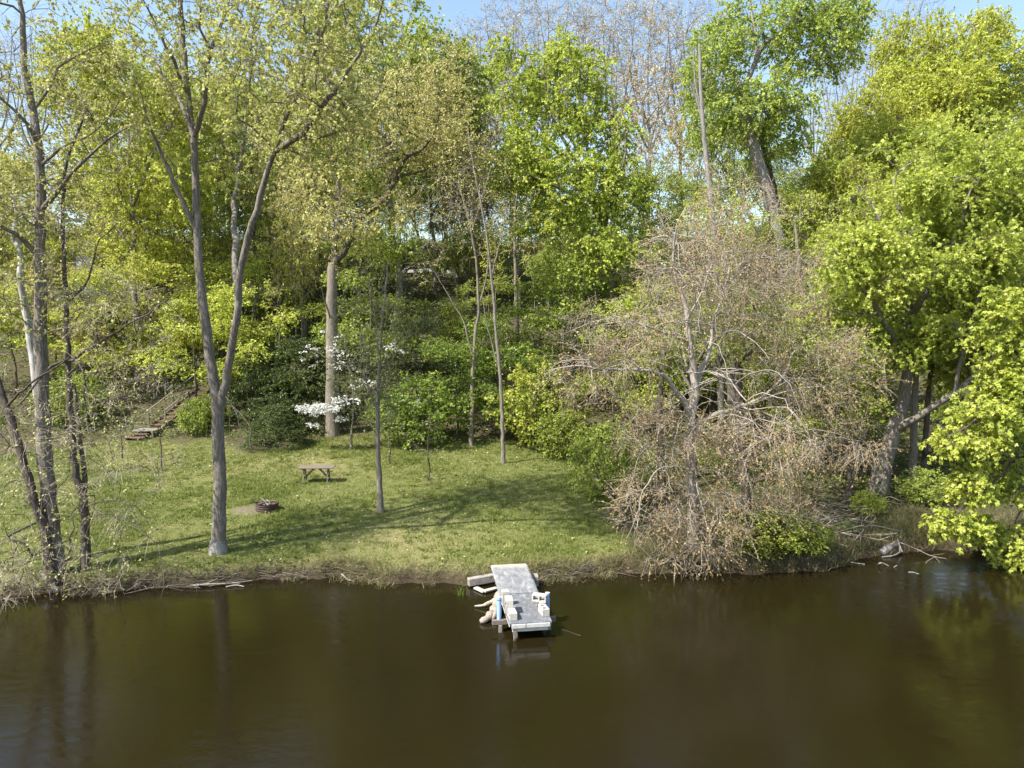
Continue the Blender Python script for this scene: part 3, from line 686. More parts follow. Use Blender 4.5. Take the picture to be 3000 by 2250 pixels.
# the big bright maple in the middle
t = Tree(25); q = P(1345,860,47.); b0 = np.array([q[0],47.,hz(q[0],47.)]); Yb = 47.
t.stem([sink(b0)]+S(Yb,(1340,780),(1330,680),(1315,580),(1302,510),(1286,445),(1262,385),(1232,330),(1200,265),(1180,190),(1172,120)), .30, .04, .5, .02, True, .08, .3)
t.stem(S(Yb,(1302,510),(1318,450,-.8),(1342,380,-1.4),(1352,300,-1.6),(1340,220,-1.8)), .13, .03, .5)
t.stem(S(Yb,(1262,385),(1268,320,.8),(1255,240,1.2),(1240,150,1.4),(1225,100,1.4)), .11, .03, .5)
t.stem(S(Yb,(1290,460),(1230,420,-1.4),(1150,380,-2),(1090,340,-2.4)), .10, .03, .5)
t.stem(S(Yb,(1315,580),(1270,540,-1.5),(1220,510,-2.2)), .09, .03, .5)
t.stem(S(Yb,(1320,600),(1350,540,-1),(1385,470,-1.5)), .09, .03, .5)
T_ = ells(t.r, [E(1120,200,Yb,62,80,2.4,70), E(1225,180,Yb,85,95,2.8,130), E(1300,300,Yb-.6,80,85,2.6,90), E(1150,330,Yb-1,90,65,2.6,100), E(1235,400,Yb-1.4,120,70,2.6,130), E(1345,430,Yb-1,65,60,2.2,70), E(1095,370,Yb-1.4,55,40,1.6,40), E(1290,540,Yb-1.6,90,50,2,60), E(1200,480,Yb-1.4,80,40,2,40), E(1395,540,Yb-.6,45,50,1.6,30), E(1090,110,Yb,30,32,1,14),E(1210,110,Yb,32,40,1,20)])
t.fill(T_, .45, .55)
hero('bright_maple', 'tallest bright green drooping leafed maple in the middle of the slope', 'tree', b0, t, BARK, [L_BRIGHT, TWIG_D], .014, fol=dict(twn=6, twl=.85, twr=.006, lpt=19, lsize=.145, lw=.40, droop=.35, ldroop=.8, spread=.8, up=.9))

# bare drooping tree with reddish buds on the bank
b0 = G(1497,1188); Yb = b0[1]; t = Tree(26)
t.stem([sink(b0)]+S(Yb,(1497,1130),(1494,1050),(1490,970),(1492,915),(1500,850),(1497,790),(1489,740),(1485,690),(1478,650),(1460,600),(1455,540),(1462,480)), .21, .02, .35, .015, True, .06, .18)
t.stem(S(Yb,(1492,915),(1480,875,-.2),(1457,842,-.5),(1433,812,-.8),(1390,800,-1.2),(1323,798,-1.5),(1239,790,-1.9),(1190,800,-2)), .11, .012, .3)
t.stem(S(Yb,(1500,850),(1514,800,.3),(1533,750,.5),(1543,690,.7),(1560,640,.8),(1580,570,1),(1585,500,1.2)), .09, .015, .3)
t.stem(S(Yb,(1514,800,.3),(1560,810,-.2),(1600,850,-.6),(1625,910,-.9),(1630,980,-1.1)), .05, .01, .3)
t.stem(S(Yb,(1490,960),(1520,910,.2),(1556,893,.4),(1613,873,.8),(1653,853,1),(1696,806,1.3),(1712,765,1.5),(1745,735,1.8),(1800,700,2)), .10, .012, .3)
t.stem(S(Yb,(1600,878,.7),(1670,900,.3),(1726,933,.1),(1813,946,0),(1880,958,-.1)), .045, .008, .3)
t.stem(S(Yb,(1640,862,.9),(1720,840,.6),(1800,830,.5),(1880,800,.5)), .04, .008, .3)
t.stem(S(Yb,(1490,985),(1474,973,-.3),(1446,982,-.6),(1424,1012,-.9),(1390,1060,-1.2),(1378,1120,-1.4),(1370,1170,-1.5)), .055, .008, .3)
t.stem(S(Yb,(1489,740),(1440,720,-.5),(1380,700,-1),(1300,690,-1.5),(1220,720,-1.8)), .05, .008, .3)
t.stem(S(Yb,(1494,1040),(1500,1010,-.6),(1505,1050,-1.2),(1520,1110,-1.5),(1535,1170,-1.6)), .04, .008, .3)
t.stem(S(Yb,(1485,690),(1510,640,-.4),(1530,580,-.6),(1530,500,-.8)), .045, .01, .3)
t.stem(S(Yb,(1556,893,.4),(1590,960,-.5),(1620,1040,-1),(1640,1110,-1.2)), .04, .008, .3)
nb = t.n; big = [i for i in range(nb) if t.spec[i] > .022 and t.p[i][2] > b0[2]+1.6]
for k in range(64):
    i = big[t.r.integers(len(big))]; a_ = t.r.random()*6.283; L_ = t.r.uniform(1.4,3.6); up_ = t.r.uniform(.1,.9)
    hd_ = unit(np.array([math.cos(a_), .7*math.sin(a_)-.25, 0])); q0 = t.p[i].copy()
    t.stem([q0, q0+hd_*L_*.3+np.array([0,0,L_*.25*up_]), q0+hd_*L_*.65+np.array([0,0,L_*.22*up_-.05*L_]), q0+hd_*L_*.95+np.array([0,0,-L_*t.r.uniform(.05,.5)])], .026, .006, .28, .03)
T_ = ells(t.r, [E(1500,560,Yb,120,110,2.6,110), E(1340,720,Yb-1,150,70,1.9,105), E(1640,640,Yb+.6,150,110,2.4,150), E(1760,800,Yb+.4,140,100,1.9,150), E(1300,810,Yb-1.4,120,60,1.3,75), E(1430,930,Yb-1,110,70,1.5,90), E(1620,960,Yb-.8,150,80,1.7,150), E(1400,1070,Yb-1.3,90,80,1.1,62), E(1530,1120,Yb-1.3,105,75,1.1,85), E(1680,1070,Yb-.9,90,60,1.2,55), E(1820,950,Yb,90,50,1.2,60), E(1480,1200,Yb-1.5,110,26,.6,22), E(1590,450,Yb+.3,100,70,2,50)])
t.fill(T_, -.15, .4, wander=.10)
hero('bare_drooping_tree', 'wide bare tree of pale drooping branches with reddish brown buds on the bank', 'tree', b0, t, BARK_L, [L_BUD, TWIG_P], .0125, 2.25, fol=dict(twn=6, twl=.80, twr=.0056, lpt=8, lsize=.058, lw=.42, droop=.28, spread=.62, frac=.85))

# dead snag and the leaning broken tree
pole_tree(1560,870, [(1556,760),(1550,640),(1541,490),(1532,400),(1522,300),(1514,200),(1511,100)], .25, .085, 'dead_snag', 'bare grey dead stem with a snapped top and one short prong', 27, BARK_S, extra=[([(1524,300),(1512,240),(1500,200),(1490,172)], .07,.04), ([(1520,270),(1506,200),(1500,150),(1497,100)], .07,.035)], Yset=44)
t = Tree(28); q = P(1720,860,48.); b0 = np.array([q[0],48.,hz(q[0],48.)]); Yk = 48.
t.stem([sink(b0)]+S(Yk,(1712,760),(1700,640),(1682,520),(1660,420),(1638,345),(1618,280),(1606,225),(1602,182)), .46, .30, .5, .03, True, .1, .5)
t.stem(S(Yk,(1604,200),(1616,172),(1634,128),(1652,95),(1690,68),(1722,30),(1760,-40)), .20, .05, .5)
t.stem(S(Yk,(1636,125),(1630,70,.6),(1622,20,1),(1616,-60,1.4)), .13, .04, .5)
t.stem(S(Yk,(1618,280),(1585,240,-.5),(1545,190,-1)), .10, .03, .5); t.stem(S(Yk,(1606,225),(1650,240,-1),(1700,220,-1.6)), .09, .03, .5)
T_ = ells(t.r, [E(1555,140,Yk,75,85,3,120), E(1660,40,Yk,110,90,3,150), E(1620,230,Yk-1,80,50,2.4,70), E(1770,90,Yk,90,80,3,130), E(1690,200,Yk-1,80,50,2.4,70), E(1820,40,Yk+.5,60,60,2.4,60), E(1690,290,Yk+.4,60,50,2,40), E(1530,250,Yk,45,60,2,36)])
t.fill(T_, .3, .6)
hero('broken_leaning_tree', 'leaning pale trunk broken at its top with one dark living limb and green crown', 'tree', b0, t, BARK_S, [L_MID, TWIG_D], .016, fol=dict(twn=6, twl=.85, twr=.007, lpt=14, lsize=.155, lw=.38, droop=.3, ldroop=.7))
pole_tree(1700,640, [(1686,500),(1672,420),(1660,360),(1650,318),(1646,276)], .25, .20, 'snapped_trunk', 'dark decaying stub snapped off beside the leaning broken tree', 29, BARK_D, Yset=50, extra=[([(1650,310),(1638,300),(1630,306)],.06,.03)])

# thick trunks standing among the brush behind the bare drooping tree
pole_tree(1762,1000, [(1755,900),(1745,780),(1738,690),(1730,600),(1722,540),(1716,470)], .40, .04, 'thick_pale_trunk', 'very thick pale trunk seen through the budding twigs below the brick house', 30, BARK_T, Yset=37, specs=[(1740,500,1,90,80,2.5,70),(1760,660,-1,70,70,2,50)], leaf=L_MID)
pole_tree(1588,1005, [(1585,900),(1580,790),(1582,700),(1577,640),(1560,560),(1550,480)], .34, .10, 'grey_brush_trunk', 'stout grey trunk directly behind the crown centre of the bare drooping tree', 31, BARK, Yset=38, specs=[(1560,480,0,90,80,2.6,70),(1540,640,-1,80,80,2.4,60)], leaf=L_YG)
pole_tree(1612,1135, [(1606,1030),(1600,930),(1594,850),(1600,770)], .22, .12, 'dark_brush_trunk', 'dark upright trunk close to the water among budding twigs', 32, BARK_D, Yset=27.5, specs=[(1610,720,0,80,90,2.0,70),(1690,740,.5,80,60,2.0,60)], leaf=L_BUSH)
pole_tree(1430,1085, [(1428,1000),(1424,900),(1430,800),(1440,720)], .19, .08, 'hidden_brush_trunk', 'dim brown trunk by the lawn corner behind low drooping twigs', 33, BARK_D, Yset=31, specs=[(1440,740,0,70,80,1.8,60)], leaf=L_BUSH)
pole_tree(1833,1108, [(1834,1060),(1838,1015),(1846,985),(1856,955),(1880,925)], .15, .07, 'short_leaning_tree', 'short slanting brown trunk between the bare drooping tree and the hollow trunk', 34, BARK_D, Yset=29.5, extra=[([(1838,1015),(1826,985),(1815,950)],.06,.03)], specs=[(1850,880,0,60,50,1.5,40),(1800,780,.5,80,60,2,60)], leaf=L_BUSH)

# the big maples by the water
b0 = G(1897,1064); Yh = b0[1]; t = Tree(35)
t.stem([sink(b0)]+S(Yh,(1906,1010),(1920,955),(1938,905),(1952,865),(1962,790),(1966,690),(1958,580),(1945,470),(1930,380)), .42, .06, .5, .03, True, .15, .4)
t.stem(S(Yh,(1928,935),(1960,912,-.5),(2000,888,-.9),(2060,850,-1.4),(2110,808,-1.8),(2150,770,-2.2),(2200,720,-2.6)), .20, .06, .4)
t.stem(S(Yh,(1962,790),(1900,680,-1.2),(1850,600,-1.6),(1800,540,-2)), .14, .03, .5)
t.stem(S(Yh,(1966,690),(2020,600,-1.4),(2070,500,-2),(2100,400,-2.4)), .16, .03, .5)
t.stem(S(Yh,(1958,580),(1900,470,.8),(1850,400,1.2)), .12, .03, .5)
t.stem(S(Yh,(2060,850,-1.4),(2080,760,-2),(2110,650,-2.8)), .10, .03, .5)
r_ = np.random.default_rng(351); LB = []
while len(LB) < 58:
    fx, fy = r_.uniform(1740,2250), r_.uniform(300,830)
    if fy < 620-.95*(fx-1740) or (fy > 760 and fx < 2060) or (fx < 1800 and fy > 740): continue
    e_ = ((fx-1990)/260)**2+((fy-560)/260)**2
    LB.append(E(fx, fy, Yh-2.6*max(0,1-e_)**.5*r_.uniform(.2,1.5)+r_.uniform(-.3,1.2), r_.uniform(42,78), r_.uniform(16,38), r_.uniform(.8,1.7), int(r_.uniform(14,30))))
T_ = ells(t.r, LB+[E(1960,380,Yh+.8,150,90,2.6,60), E(2080,330,Yh+.6,110,70,2.4,40), E(1980,580,Yh+1.4,210,170,2.2,230)], .15)
t.fill(T_, .35, .5)
hero('hollow_trunk_maple', 'huge bright yellow green maple with a thick knotted trunk leaning over the shaded bank', 'tree', b0, t, BARK, [L_BRIGHT, TWIG_D], .012, fol=dict(twn=6, twl=.95, twr=.006, lpt=15, lsize=.11, lw=.36, droop=.25, ldroop=.45, shape='lobed', up=1.0, spread=.8))

t = Tree(36); q = P(2275,1130,25.6); b0 = np.array([q[0],25.6,hz(q[0],25.6)]); Yv = 25.6
t.stem([sink(b0)]+S(Yv,(2270,1050),(2262,960),(2250,850),(2240,730),(2235,600),(2230,450)), .25, .06, .45, .03, True, .06, .2)
t.stem(S(Yv,(2262,960),(2210,900,-1),(2150,870,-1.8),(2090,920,-2.4),(2040,950,-2.6)), .08, .012, .35)
t.stem(S(Yv,(2264,980),(2210,980,-1.2),(2150,1040,-1.9),(2090,1090,-2.3),(2040,1130,-2.5)), .07, .01, .35)
t.stem(S(Yv,(2266,1020),(2230,1060,-1),(2190,1140,-1.6),(2170,1215,-1.8)), .06, .01, .35)
t.stem(S(Yv,(2250,850),(2200,770,-1),(2150,720,-1.6)), .07, .012, .35)
T_ = ells(t.r, [E(2085,950,Yv-2.4,50,22,.9,30), E(2140,900,Yv-2,70,40,1.2,40), E(2105,1045,Yv-2.3,40,38,.8,30), E(2065,1125,Yv-2.5,48,14,.6,24), E(2120,1135,Yv-2.2,30,18,.6,14), E(2180,1190,Yv-1.8,28,50,.7,32), E(2190,1000,Yv-1.2,40,100,1,36), E(2180,840,Yv-1.4,60,70,1.3,70), E(2185,700,Yv-1.4,60,90,1.4,70)])
t.fill(T_, 0, .4)
hero('overhanging_maple', 'maple boughs hanging in bright tufts low over the dark water', 'tree', b0, t, BARK_D, [L_BRIGHT, TWIG_D], .009, fol=dict(twn=6, twl=.5, twr=.005, lpt=12, lsize=.108, lw=.42, droop=.4, ldroop=.5, shape='lobed', up=1.0))

pole_tree(1972,1075, [(1972,1000),(1974,930),(1976,850),(1985,760)], .19, .12, 'shaded_bank_tree', 'thinner straight trunk in deep shade just behind the hollow leaning trunk', 37, BARK, Yset=32.5, specs=[(1990,740,1,70,60,2,60)], leaf=L_MID)
pole_tree(1997,1080, [(1997,1000),(2000,930),(2005,850),(2020,740)], .17, .1, 'paired_shaded_tree', 'second shaded trunk touching the thin straight one behind the hollow trunk', 38, BARK_D, Yset=33, specs=[(2030,730,1,70,60,2,60)], leaf=L_MID)
pole_tree(2118,1010, [(2118,930),(2120,850),(2122,800),(2125,720)], .26, .18, 'pale_far_trunk', 'pale sunlit trunk glimpsed behind the rising dark bough of the hollow maple', 39, BARK_T, Yset=38, specs=[(2130,690,1,90,90,2.6,90)], leaf=L_MID)

# ================================================================== SLOPE TREES (a few grown kinds, copied one by one)
def lp(h, *pts): return [np.array([x*h, y*h, z*h]) for x, y, z in pts]
KINDS = {}
def kind_mesh(key, t, bark, crown, tip, fol, jit=.03):
    tmp = thing('tmp', None, None, (0,0,0)); t.radii(tip, 2.3)
    a = t.wood(bark, 'trunk', tmp, (0,0,0), 0, jit); c = foliage(t, 'crown', crown, tmp, (0,0,0), **fol)
    KINDS[key] = (a, c); COL.objects.unlink(a); COL.objects.unlink(c); bpy.data.objects.remove(tmp)
def grow_maple(seed, h=20, dens=1.0, lean=0):
    t = Tree(seed); r = t.r
    t.stem(lp(h,(0,0,-.01),(.01,0,.12),(.0+lean*.3,.01,.28),(lean*.6,0,.45),(lean,.01,.62),(lean,0,.85)), h*.013, h*.002, .6, .03, True, h*.005, .3)
    for k in range(5):
        a = k*1.26+r.random(); z0 = .3+.07*k
        t.stem(lp(h,(lean*.5,0,z0),(.09*math.cos(a),.09*math.sin(a),z0+.12),(.18*math.cos(a),.18*math.sin(a),z0+.24)), h*.006, h*.0015, .6)
    sp = [((lean*h,0,.66*h),(.20*h,.20*h,.30*h),int(150*dens))]
    for k in range(7):
        a = k*.9+r.random()*.6; z0 = .42+.5*r.random(); rr = .24*math.sqrt(max(.1,1-((z0-.6)/.45)**2))
        sp.append(((rr*h*math.cos(a), rr*h*math.sin(a), z0*h), (.10*h,.10*h,.075*h), int(32*dens)))
    t.fill(ells(r, sp, .2), .5, .7); return t
for i, (k, crown) in enumerate((('maple', L_YG), ('maple_wide', L_BRIGHT), ('maple_tall', L_MID))):
    kind_mesh(k, grow_maple(60+i, 20, 1.15, (.0,.04,-.03)[i]), BARK, [crown, TWIG], .022, dict(twn=6, twl=1.15, twr=.008, lpt=20, lsize=.155, lw=.42, droop=.25, ldroop=.5, up=.9, along=(.25,1.05)))
def grow_vase(seed, h=24, nst=6, n=230):
    t = Tree(seed); r = t.r
    t.stem(lp(h,(0,0,-.01),(.0,.0,.2),(.01,0,.42),(.0,.01,.7),(.02,0,.97)), h*.011, h*.001, .6, .03, True, h*.004, .35)
    for k in range(nst):
        a = k*6.283/nst+r.random(); z0 = .32+.2*r.random(); q = .07+.11*r.random()
        t.stem(lp(h,(0,0,z0),(q*.6*math.cos(a),q*.6*math.sin(a),z0+.13),(q*math.cos(a),q*math.sin(a),z0+.3),(q*1.25*math.cos(a),q*1.25*math.sin(a),min(.98,z0+.48))), h*.0055, h*.0009, .6)
    t.fill(ells(r, [((0,0,.78*h),(.20*h,.20*h,.24*h),n),((0,0,.58*h),(.17*h,.17*h,.14*h),n//3)], .2), 1.1, .7, wander=.08); return t
for i in range(2):
    kind_mesh('tan%d'%i, grow_vase(70+i, 24, 6+i), BARK, [L_TAN, TWIG_D], .016, dict(twn=5, twl=1.05, twr=.009, lpt=10, lsize=.12, lw=.42, droop=-.12, spread=.5, frac=.5, along=(.65,1.05), ldroop=.2))
kind_mesh('bare', grow_vase(75, 24, 7, 200), BARK, [L_TAN, TWIG], .016, dict(twn=6, twl=1.1, twr=.009, lpt=3, lsize=.07, lw=.4, droop=-.12, spread=.55, frac=.4, along=(.5,1.0)))
def grow_airy(seed, h=18, n=170):
    t = Tree(seed); r = t.r
    t.stem(lp(h,(0,0,-.01),(.0,.01,.2),(.02,0,.4),(-.01,.01,.65),(.02,0,.92)), h*.011, h*.001, .6, .04, True, h*.004, .3)
    for k in range(5):
        a = k*1.3+r.random(); z0 = .34+.08*k
        t.stem(lp(h,(0,0,z0),(.12*math.cos(a),.12*math.sin(a),z0+.08),(.24*math.cos(a),.24*math.sin(a),z0+.14)), h*.005, h*.001, .6)
    t.fill(ells(r, [((0,0,.66*h),(.27*h,.27*h,.33*h),n)], .2), .5, .7); return t
for i in range(2):
    kind_mesh('airy%d'%i, grow_airy(80+i), BARK, [L_OLIVE, TWIG], .017, dict(twn=5, twl=.95, twr=.008, lpt=15, lsize=.15, lw=.38, droop=.15, up=.9))
def grow_under(seed, h=8, n=95):
    t = Tree(seed); r = t.r
    t.stem(lp(h,(0,0,-.02),(.02,.01,.2),(-.01,0,.5),(.02,.02,.9)), h*.010, h*.002, .4, .02, True, h*.003, .12)
    sp = []
    for k in range(9):
        a = r.random()*6.28; z0 = .25+.7*r.random(); rr = .26*(1.1-z0*.6)
        sp.append(((rr*h*math.cos(a), rr*h*math.sin(a), z0*h), (.17*h,.17*h,(.03+.08*r.random())*h), n//9))
    t.fill(ells(r, sp, .1), .2, .45); return t
for i in range(2):
    kind_mesh('under%d'%i, grow_under(85+i, 8, 190), BARK_D, [L_YG, TWIG_D], .009, dict(twn=6, twl=.62, twr=.005, lpt=10, lsize=.11, lw=.42, droop=.15, flat=.3, up=.9))
def grow_bush(seed, h=3, n=120):
    t = Tree(seed); r = t.r
    for k in range(7):
        a = r.random()*6.28; q = .15+.25*r.random()
        t.stem(lp(h,(.03*math.cos(a),.03*math.sin(a),-.03),(q*.5*math.cos(a),q*.5*math.sin(a),.35),(q*math.cos(a),q*math.sin(a),.75)), h*.010, h*.003, .3, .02, True)
    t.fill(ells(r, [((0,0,.5*h),(.52*h,.52*h,.46*h),n)], .35), .3, .3); return t
for i in range(2):
    kind_mesh('bush%d'%i, grow_bush(90+i, 3, 170), BARK_D, [L_BUSH, TWIG_D], .006, dict(twn=6, twl=.36, twr=.004, lpt=11, lsize=.085, lw=.42, droop=.1, up=.9))
def grow_conifer(seed, h=4, n=200):
    t = Tree(seed); r = t.r
    t.stem(lp(h,(0,0,-.02),(.0,.0,.4),(.01,0,.97)), h*.018, h*.003, .3, .01, True, 0, .04)
    T_ = []
    for k in range(n):
        z0 = r.random()**1.2; a = r.random()*6.28; rr = (.42*(1-z0)**.75+.03)*(.75+.35*r.random())
        T_.append([rr*h*math.cos(a), rr*h*math.sin(a), (z0*.93+.06-.05*rr)*h])
    t.fill(np.array(T_), -.2, .35); return t
kind_mesh('conifer', grow_conifer(95, 4, 260), BARK_D, [L_DARK, TWIG_D], .006, dict(twn=7, twl=.38, twr=.004, lpt=16, lsize=.085, lw=.22, droop=.2, flat=.3, ldroop=.2))
def grow_pole(seed, h=7):
    t = Tree(seed); r = t.r
    t.stem(lp(h,(0,0,-.02),(.01,.01,.3),(-.01,.02,.6),(.02,.0,1)), .045, .008, .5, .02, True, .01, .3)
    t.fill(ells(r, [((0,0,.74*h),(.12*h,.12*h,.26*h),22)], .1), .6, .5); return t
for i in range(3):
    kind_mesh('pole%d'%i, grow_pole(97+i), (BARK_T,BARK,BARK_T)[i], [(L_YG,L_MID,L_OLIVE)[i], TWIG], .006, dict(twn=4, twl=.5, twr=.004, lpt=7, lsize=.10, lw=.4, flat=.4))

HK = {'maple':20,'maple_wide':20,'maple_tall':20,'tan0':24,'tan1':24,'bare':24,'airy0':18,'airy1':18,'under0':8,'under1':8,'bush0':3,'bush1':3,'conifer':4,'pole0':7,'pole1':7,'pole2':7}
def put(kind, fx, Y, h, label, name='tree', cat='tree', leaf=None, wide=1.0, group=None, top=None, rz=None, x=None):
    X_ = P(fx, 800, Y)[0] if x is None else x
    z = hz(X_, Y)
    if top is not None: h = P(fx, top, Y)[2]-z
    s = h/HK[kind]; a, c = KINDS[kind]
    o = thing(name, label, cat, (X_, Y, z), rng.random()*6.28 if rz is None else rz, group); o.scale = (s*wide, s*wide, s)
    for src in (a, c):
        q = src.copy(); COL.objects.link(q); q.parent = o
        if leaf is not None and src is c:
            q.material_slots[0].link = 'OBJECT'; q.material_slots[0].material = leaf
    return o
# skyline
TG = 'bare budding trees on the skyline'; TL = 'bare tree with tan buds standing against the sky on the hilltop'
for i, (fx, Y, top) in enumerate([(1035,92,55),(1105,88,8),(1180,94,-10),(1250,90,0),(1320,96,-15),(1395,90,-5),(1465,95,0),(1525,99,40),(965,96,120)]):
    put('tan%d'%(i % 2), fx, Y, 0, TL, 'budding_tree', top=top, wide=.95, group=TG)
BG_ = 'leafless trees on the skyline'; BL = 'leafless grey tree with fine twigs standing against the sky on the hilltop'
for i, (fx, Y, top) in enumerate([(100,92,40),(205,96,70),(255,90,110),(20,98,30),(1745,86,120),(1820,92,70),(1895,98,-5),(1960,100,10),(2190,96,130),(700,98,60)]):
    put('bare', fx, Y, 0, BL, 'leafless_tree', top=top, wide=.95, group=BG_)
# large green crowns
put('maple_tall', 858, 62, 0, 'largest full green crown, dark trunked, reaching the sky behind the crooked oak', 'maple_tree', top=-35, wide=1.0, rz=.4)
put('maple_tall', 940, 70, 0, 'round green crown beside the notch of open sky', 'maple_tree', top=95, wide=.8)
put('maple', 300, 50, 0, 'yellow green maple glowing behind the slim low branch of the forked cottonwood', 'maple_tree', top=70, wide=.85, rz=1.2)
put('maple', 262, 60, 0, 'yellow green crown between the bank trunks and the cottonwood', 'maple_tree', top=330, wide=1.0)
put('maple', 430, 58, 0, 'yellow green crown directly behind the forked cottonwood trunk', 'maple_tree', top=150, wide=.95)
put('maple', 560, 64, 0, 'green crown filling the fork of the cottonwood', 'maple_tree', leaf=L_MID, top=200, wide=.9)
put('airy0', 660, 58, 0, 'airy olive tree with several dim stems between cottonwood and oak', 'oak_tree', top=250, wide=1.0)
put('airy1', 500, 72, 0, 'olive tree high on the slope behind the cottonwood crown', 'oak_tree', top=40, wide=1.0)
put('airy0', 60, 64, 0, 'olive tree behind the stoutest bank trunk', 'oak_tree', top=380, wide=1.1)
put('airy1', 105, 76, 0, 'golden olive tree beside the white chimney', 'oak_tree', top=280, wide=1.0)
put('airy1', 990, 68, 0, 'tan gold tree at the bright maple\'s shoulder below the sky notch', 'oak_tree', leaf=L_TAN, top=170, wide=.9)
put('airy0', 1060, 76, 0, 'pale gold tree rising behind the bright maple', 'oak_tree', leaf=L_TAN, top=120, wide=.9)
put('maple_wide', 1430, 62, 0, 'green crown between the bright maple and the dead snag', 'maple_tree', leaf=L_MID, top=330, wide=.85)
put('maple', 1575, 64, 0, 'green crown standing behind the dead snag', 'maple_tree', leaf=L_MID, top=230, wide=.8)
put('airy1', 1500, 72, 0, 'thin olive tree behind the snag prong', 'oak_tree', top=210, wide=.9)
put('airy0', 1385, 78, 0, 'sparse gold tree just over the bright maple', 'oak_tree', leaf=L_TAN, top=120, wide=.9)
put('maple', 1990, 60, 0, 'yellow green crown rounding highest against the open sky', 'maple_tree', top=18, wide=.75, rz=2.2)
put('maple', 2070, 66, 0, 'yellow green crown stepping down from the highest rounded one', 'maple_tree', top=150, wide=.8)
put('maple', 1890, 56, 0, 'yellow green crown below and before the highest rounded one', 'maple_tree', top=180, wide=.8)
put('maple_wide', 1810, 48, 0, 'bright green crown behind the budding twigs beside the leaning broken tree', 'maple_tree', leaf=L_YG, top=330, wide=.8)
put('maple_wide', 2190, 50, 0, 'bright green crown at the far end of the slope under the open sky', 'maple_tree', leaf=L_YG, top=250, wide=.9)
put('airy0', 2160, 84, 0, 'ragged green tree alone against the open sky past the highest rounded crown', 'oak_tree', leaf=L_MID, top=165, wide=.7)
put('airy1', 1715, 84, 0, 'brownish tree around the leaning broken trunk', 'oak_tree', leaf=L_OLIVE, top=330, wide=.9)
put('maple_wide', 1235, 57, 0, 'dense leafy tree hidden behind the lower bright maple', 'maple_tree', leaf=L_MID, top=420, wide=.9)
put('maple_tall', 1440, 50, 0, 'dense dark green crown under the snag, behind the budding twigs', 'maple_tree', leaf=L_MID, top=540, wide=1.2)
for key, col, fill_ in (('yellow green', L_YG, [(-60,54,300),(20,56,380),(95,54,470),(190,54,600),(285,58,380),(360,56,420),(470,60,380),(520,55,470),(620,66,330),(720,66,300)]),
     ('olive', L_OLIVE, [(330,74,200),(400,70,260),(590,74,180),(690,76,200),(770,72,250),(1000,78,300),(1120,80,280)]),
     ('mid green', L_MID, [(780,64,330),(1010,66,470),(1120,64,420),(1320,58,500),(1510,52,420),(1580,50,470),(1560,56,420),(1760,56,380),(1685,84,330),(1640,86,310),(1800,60,260),(2140,58,330),(2240,52,300)])):
    for i, (fx, Y_, top) in enumerate(fill_):
        put(('maple','airy0','maple_tall','airy1')[(i+len(key)) % 4], fx, Y_, 0, key+' tree merging into the mass of crowns on the wooded slope', 'slope_tree', leaf=col, top=top, wide=1.15, group=key+' trees massed on the slope')
for fx, Y_, top, kd in ((1935,58,120,'maple_wide'),(2025,59,90,'maple'),(1905,54,250,'maple'),(2080,58,220,'maple_wide'),(1985,52,260,'maple_wide'),(2150,54,330,'maple'),(1850,50,330,'maple')):
    put(kd, fx, Y_, 0, 'golden green crown of the bank of maples stepping up to the open sky', 'maple_tree', leaf=L_YG, top=top, wide=1.0, group='maples stepping up to the open sky')
for fx, Y_, top in ((850,80,330),(905,78,300),(960,80,340),(1010,84,300),(800,82,360),(1060,80,380),(560,84,300),(450,84,330),(350,86,300),(720,84,300)):
    put('airy%d' % (int(fx) % 2), fx, Y_, 0, 'hazy green tree at the top of the slope seen between trunks', 'hilltop_tree', leaf=(L_MID,L_GREYG,L_OLIVE)[int(fx/10) % 3], top=top, wide=1.3, group='hazy trees at the top of the slope')
for fx, Y_, top in ((1500,34,500),(1560,36,480),(1710,37,520)):
    put('bare', fx, Y_, 0, 'upright reddish twigged tree rising behind the bare drooping tree', 'budding_tree', leaf=L_BUD, top=top, wide=1.5, group='reddish twigged trees behind the drooping one')
# understory
U = 'understory_tree'
put('under0', 800, 49, 0, 'light green layered small tree beneath the crooked limb', U, leaf=L_BUSH, top=500, wide=1.0)
put('under1', 900, 47.5, 0, 'pale green small tree behind the blossom and the layered shrub', U, leaf=L_GREYG, top=690, wide=1.2)
put('under0', 330, 47, 0, 'yellow green understory tree above the wooden steps', U, top=560, wide=1.1)
put('under1', 215, 48, 0, 'yellow green understory tree beside the wooden steps behind the twin stems', U, top=590, wide=1.2)
put('under0', 420, 45.5, 0, 'yellow green understory tree behind the cottonwood trunk', U, top=640, wide=1.1)
put('under1', 545, 46, 0, 'golden understory tree with level sprays in the cottonwood fork', U, top=620, wide=1.1)
put('under0', 120, 50, 0, 'understory tree behind the white peeling stem', U, leaf=L_OLIVE, top=560, wide=1.2)
put('under1', 30, 47, 0, 'understory tree behind the dark slanting bank trunk', U, top=620, wide=1.2)
put('under0', 600, 58, 0, 'green understory tree on the open slope under the olive stems', U, leaf=L_BUSH, top=560, wide=1.0)
put('under1', 985, 60, 0, 'green understory tree below the pale rail on the slope', U, leaf=L_BUSH, top=620, wide=.9)
put('under0', 930, 72, 0, 'green crown right above the pale rail', U, leaf=L_MID, top=480, wide=1.1)
put('under1', 1050, 70, 0, 'olive small tree above the pale rail near the tan forked trunk', U, leaf=L_OLIVE, top=470, wide=1.1)
put('under0', 1165, 49, 0, 'mid green understory tree by the plain grey trunk', U, leaf=L_BUSH, top=600, wide=1.0)
put('under1', 1240, 46, 0, 'full green understory tree under the bright maple', U, leaf=L_BUSH, top=570, wide=1.0)
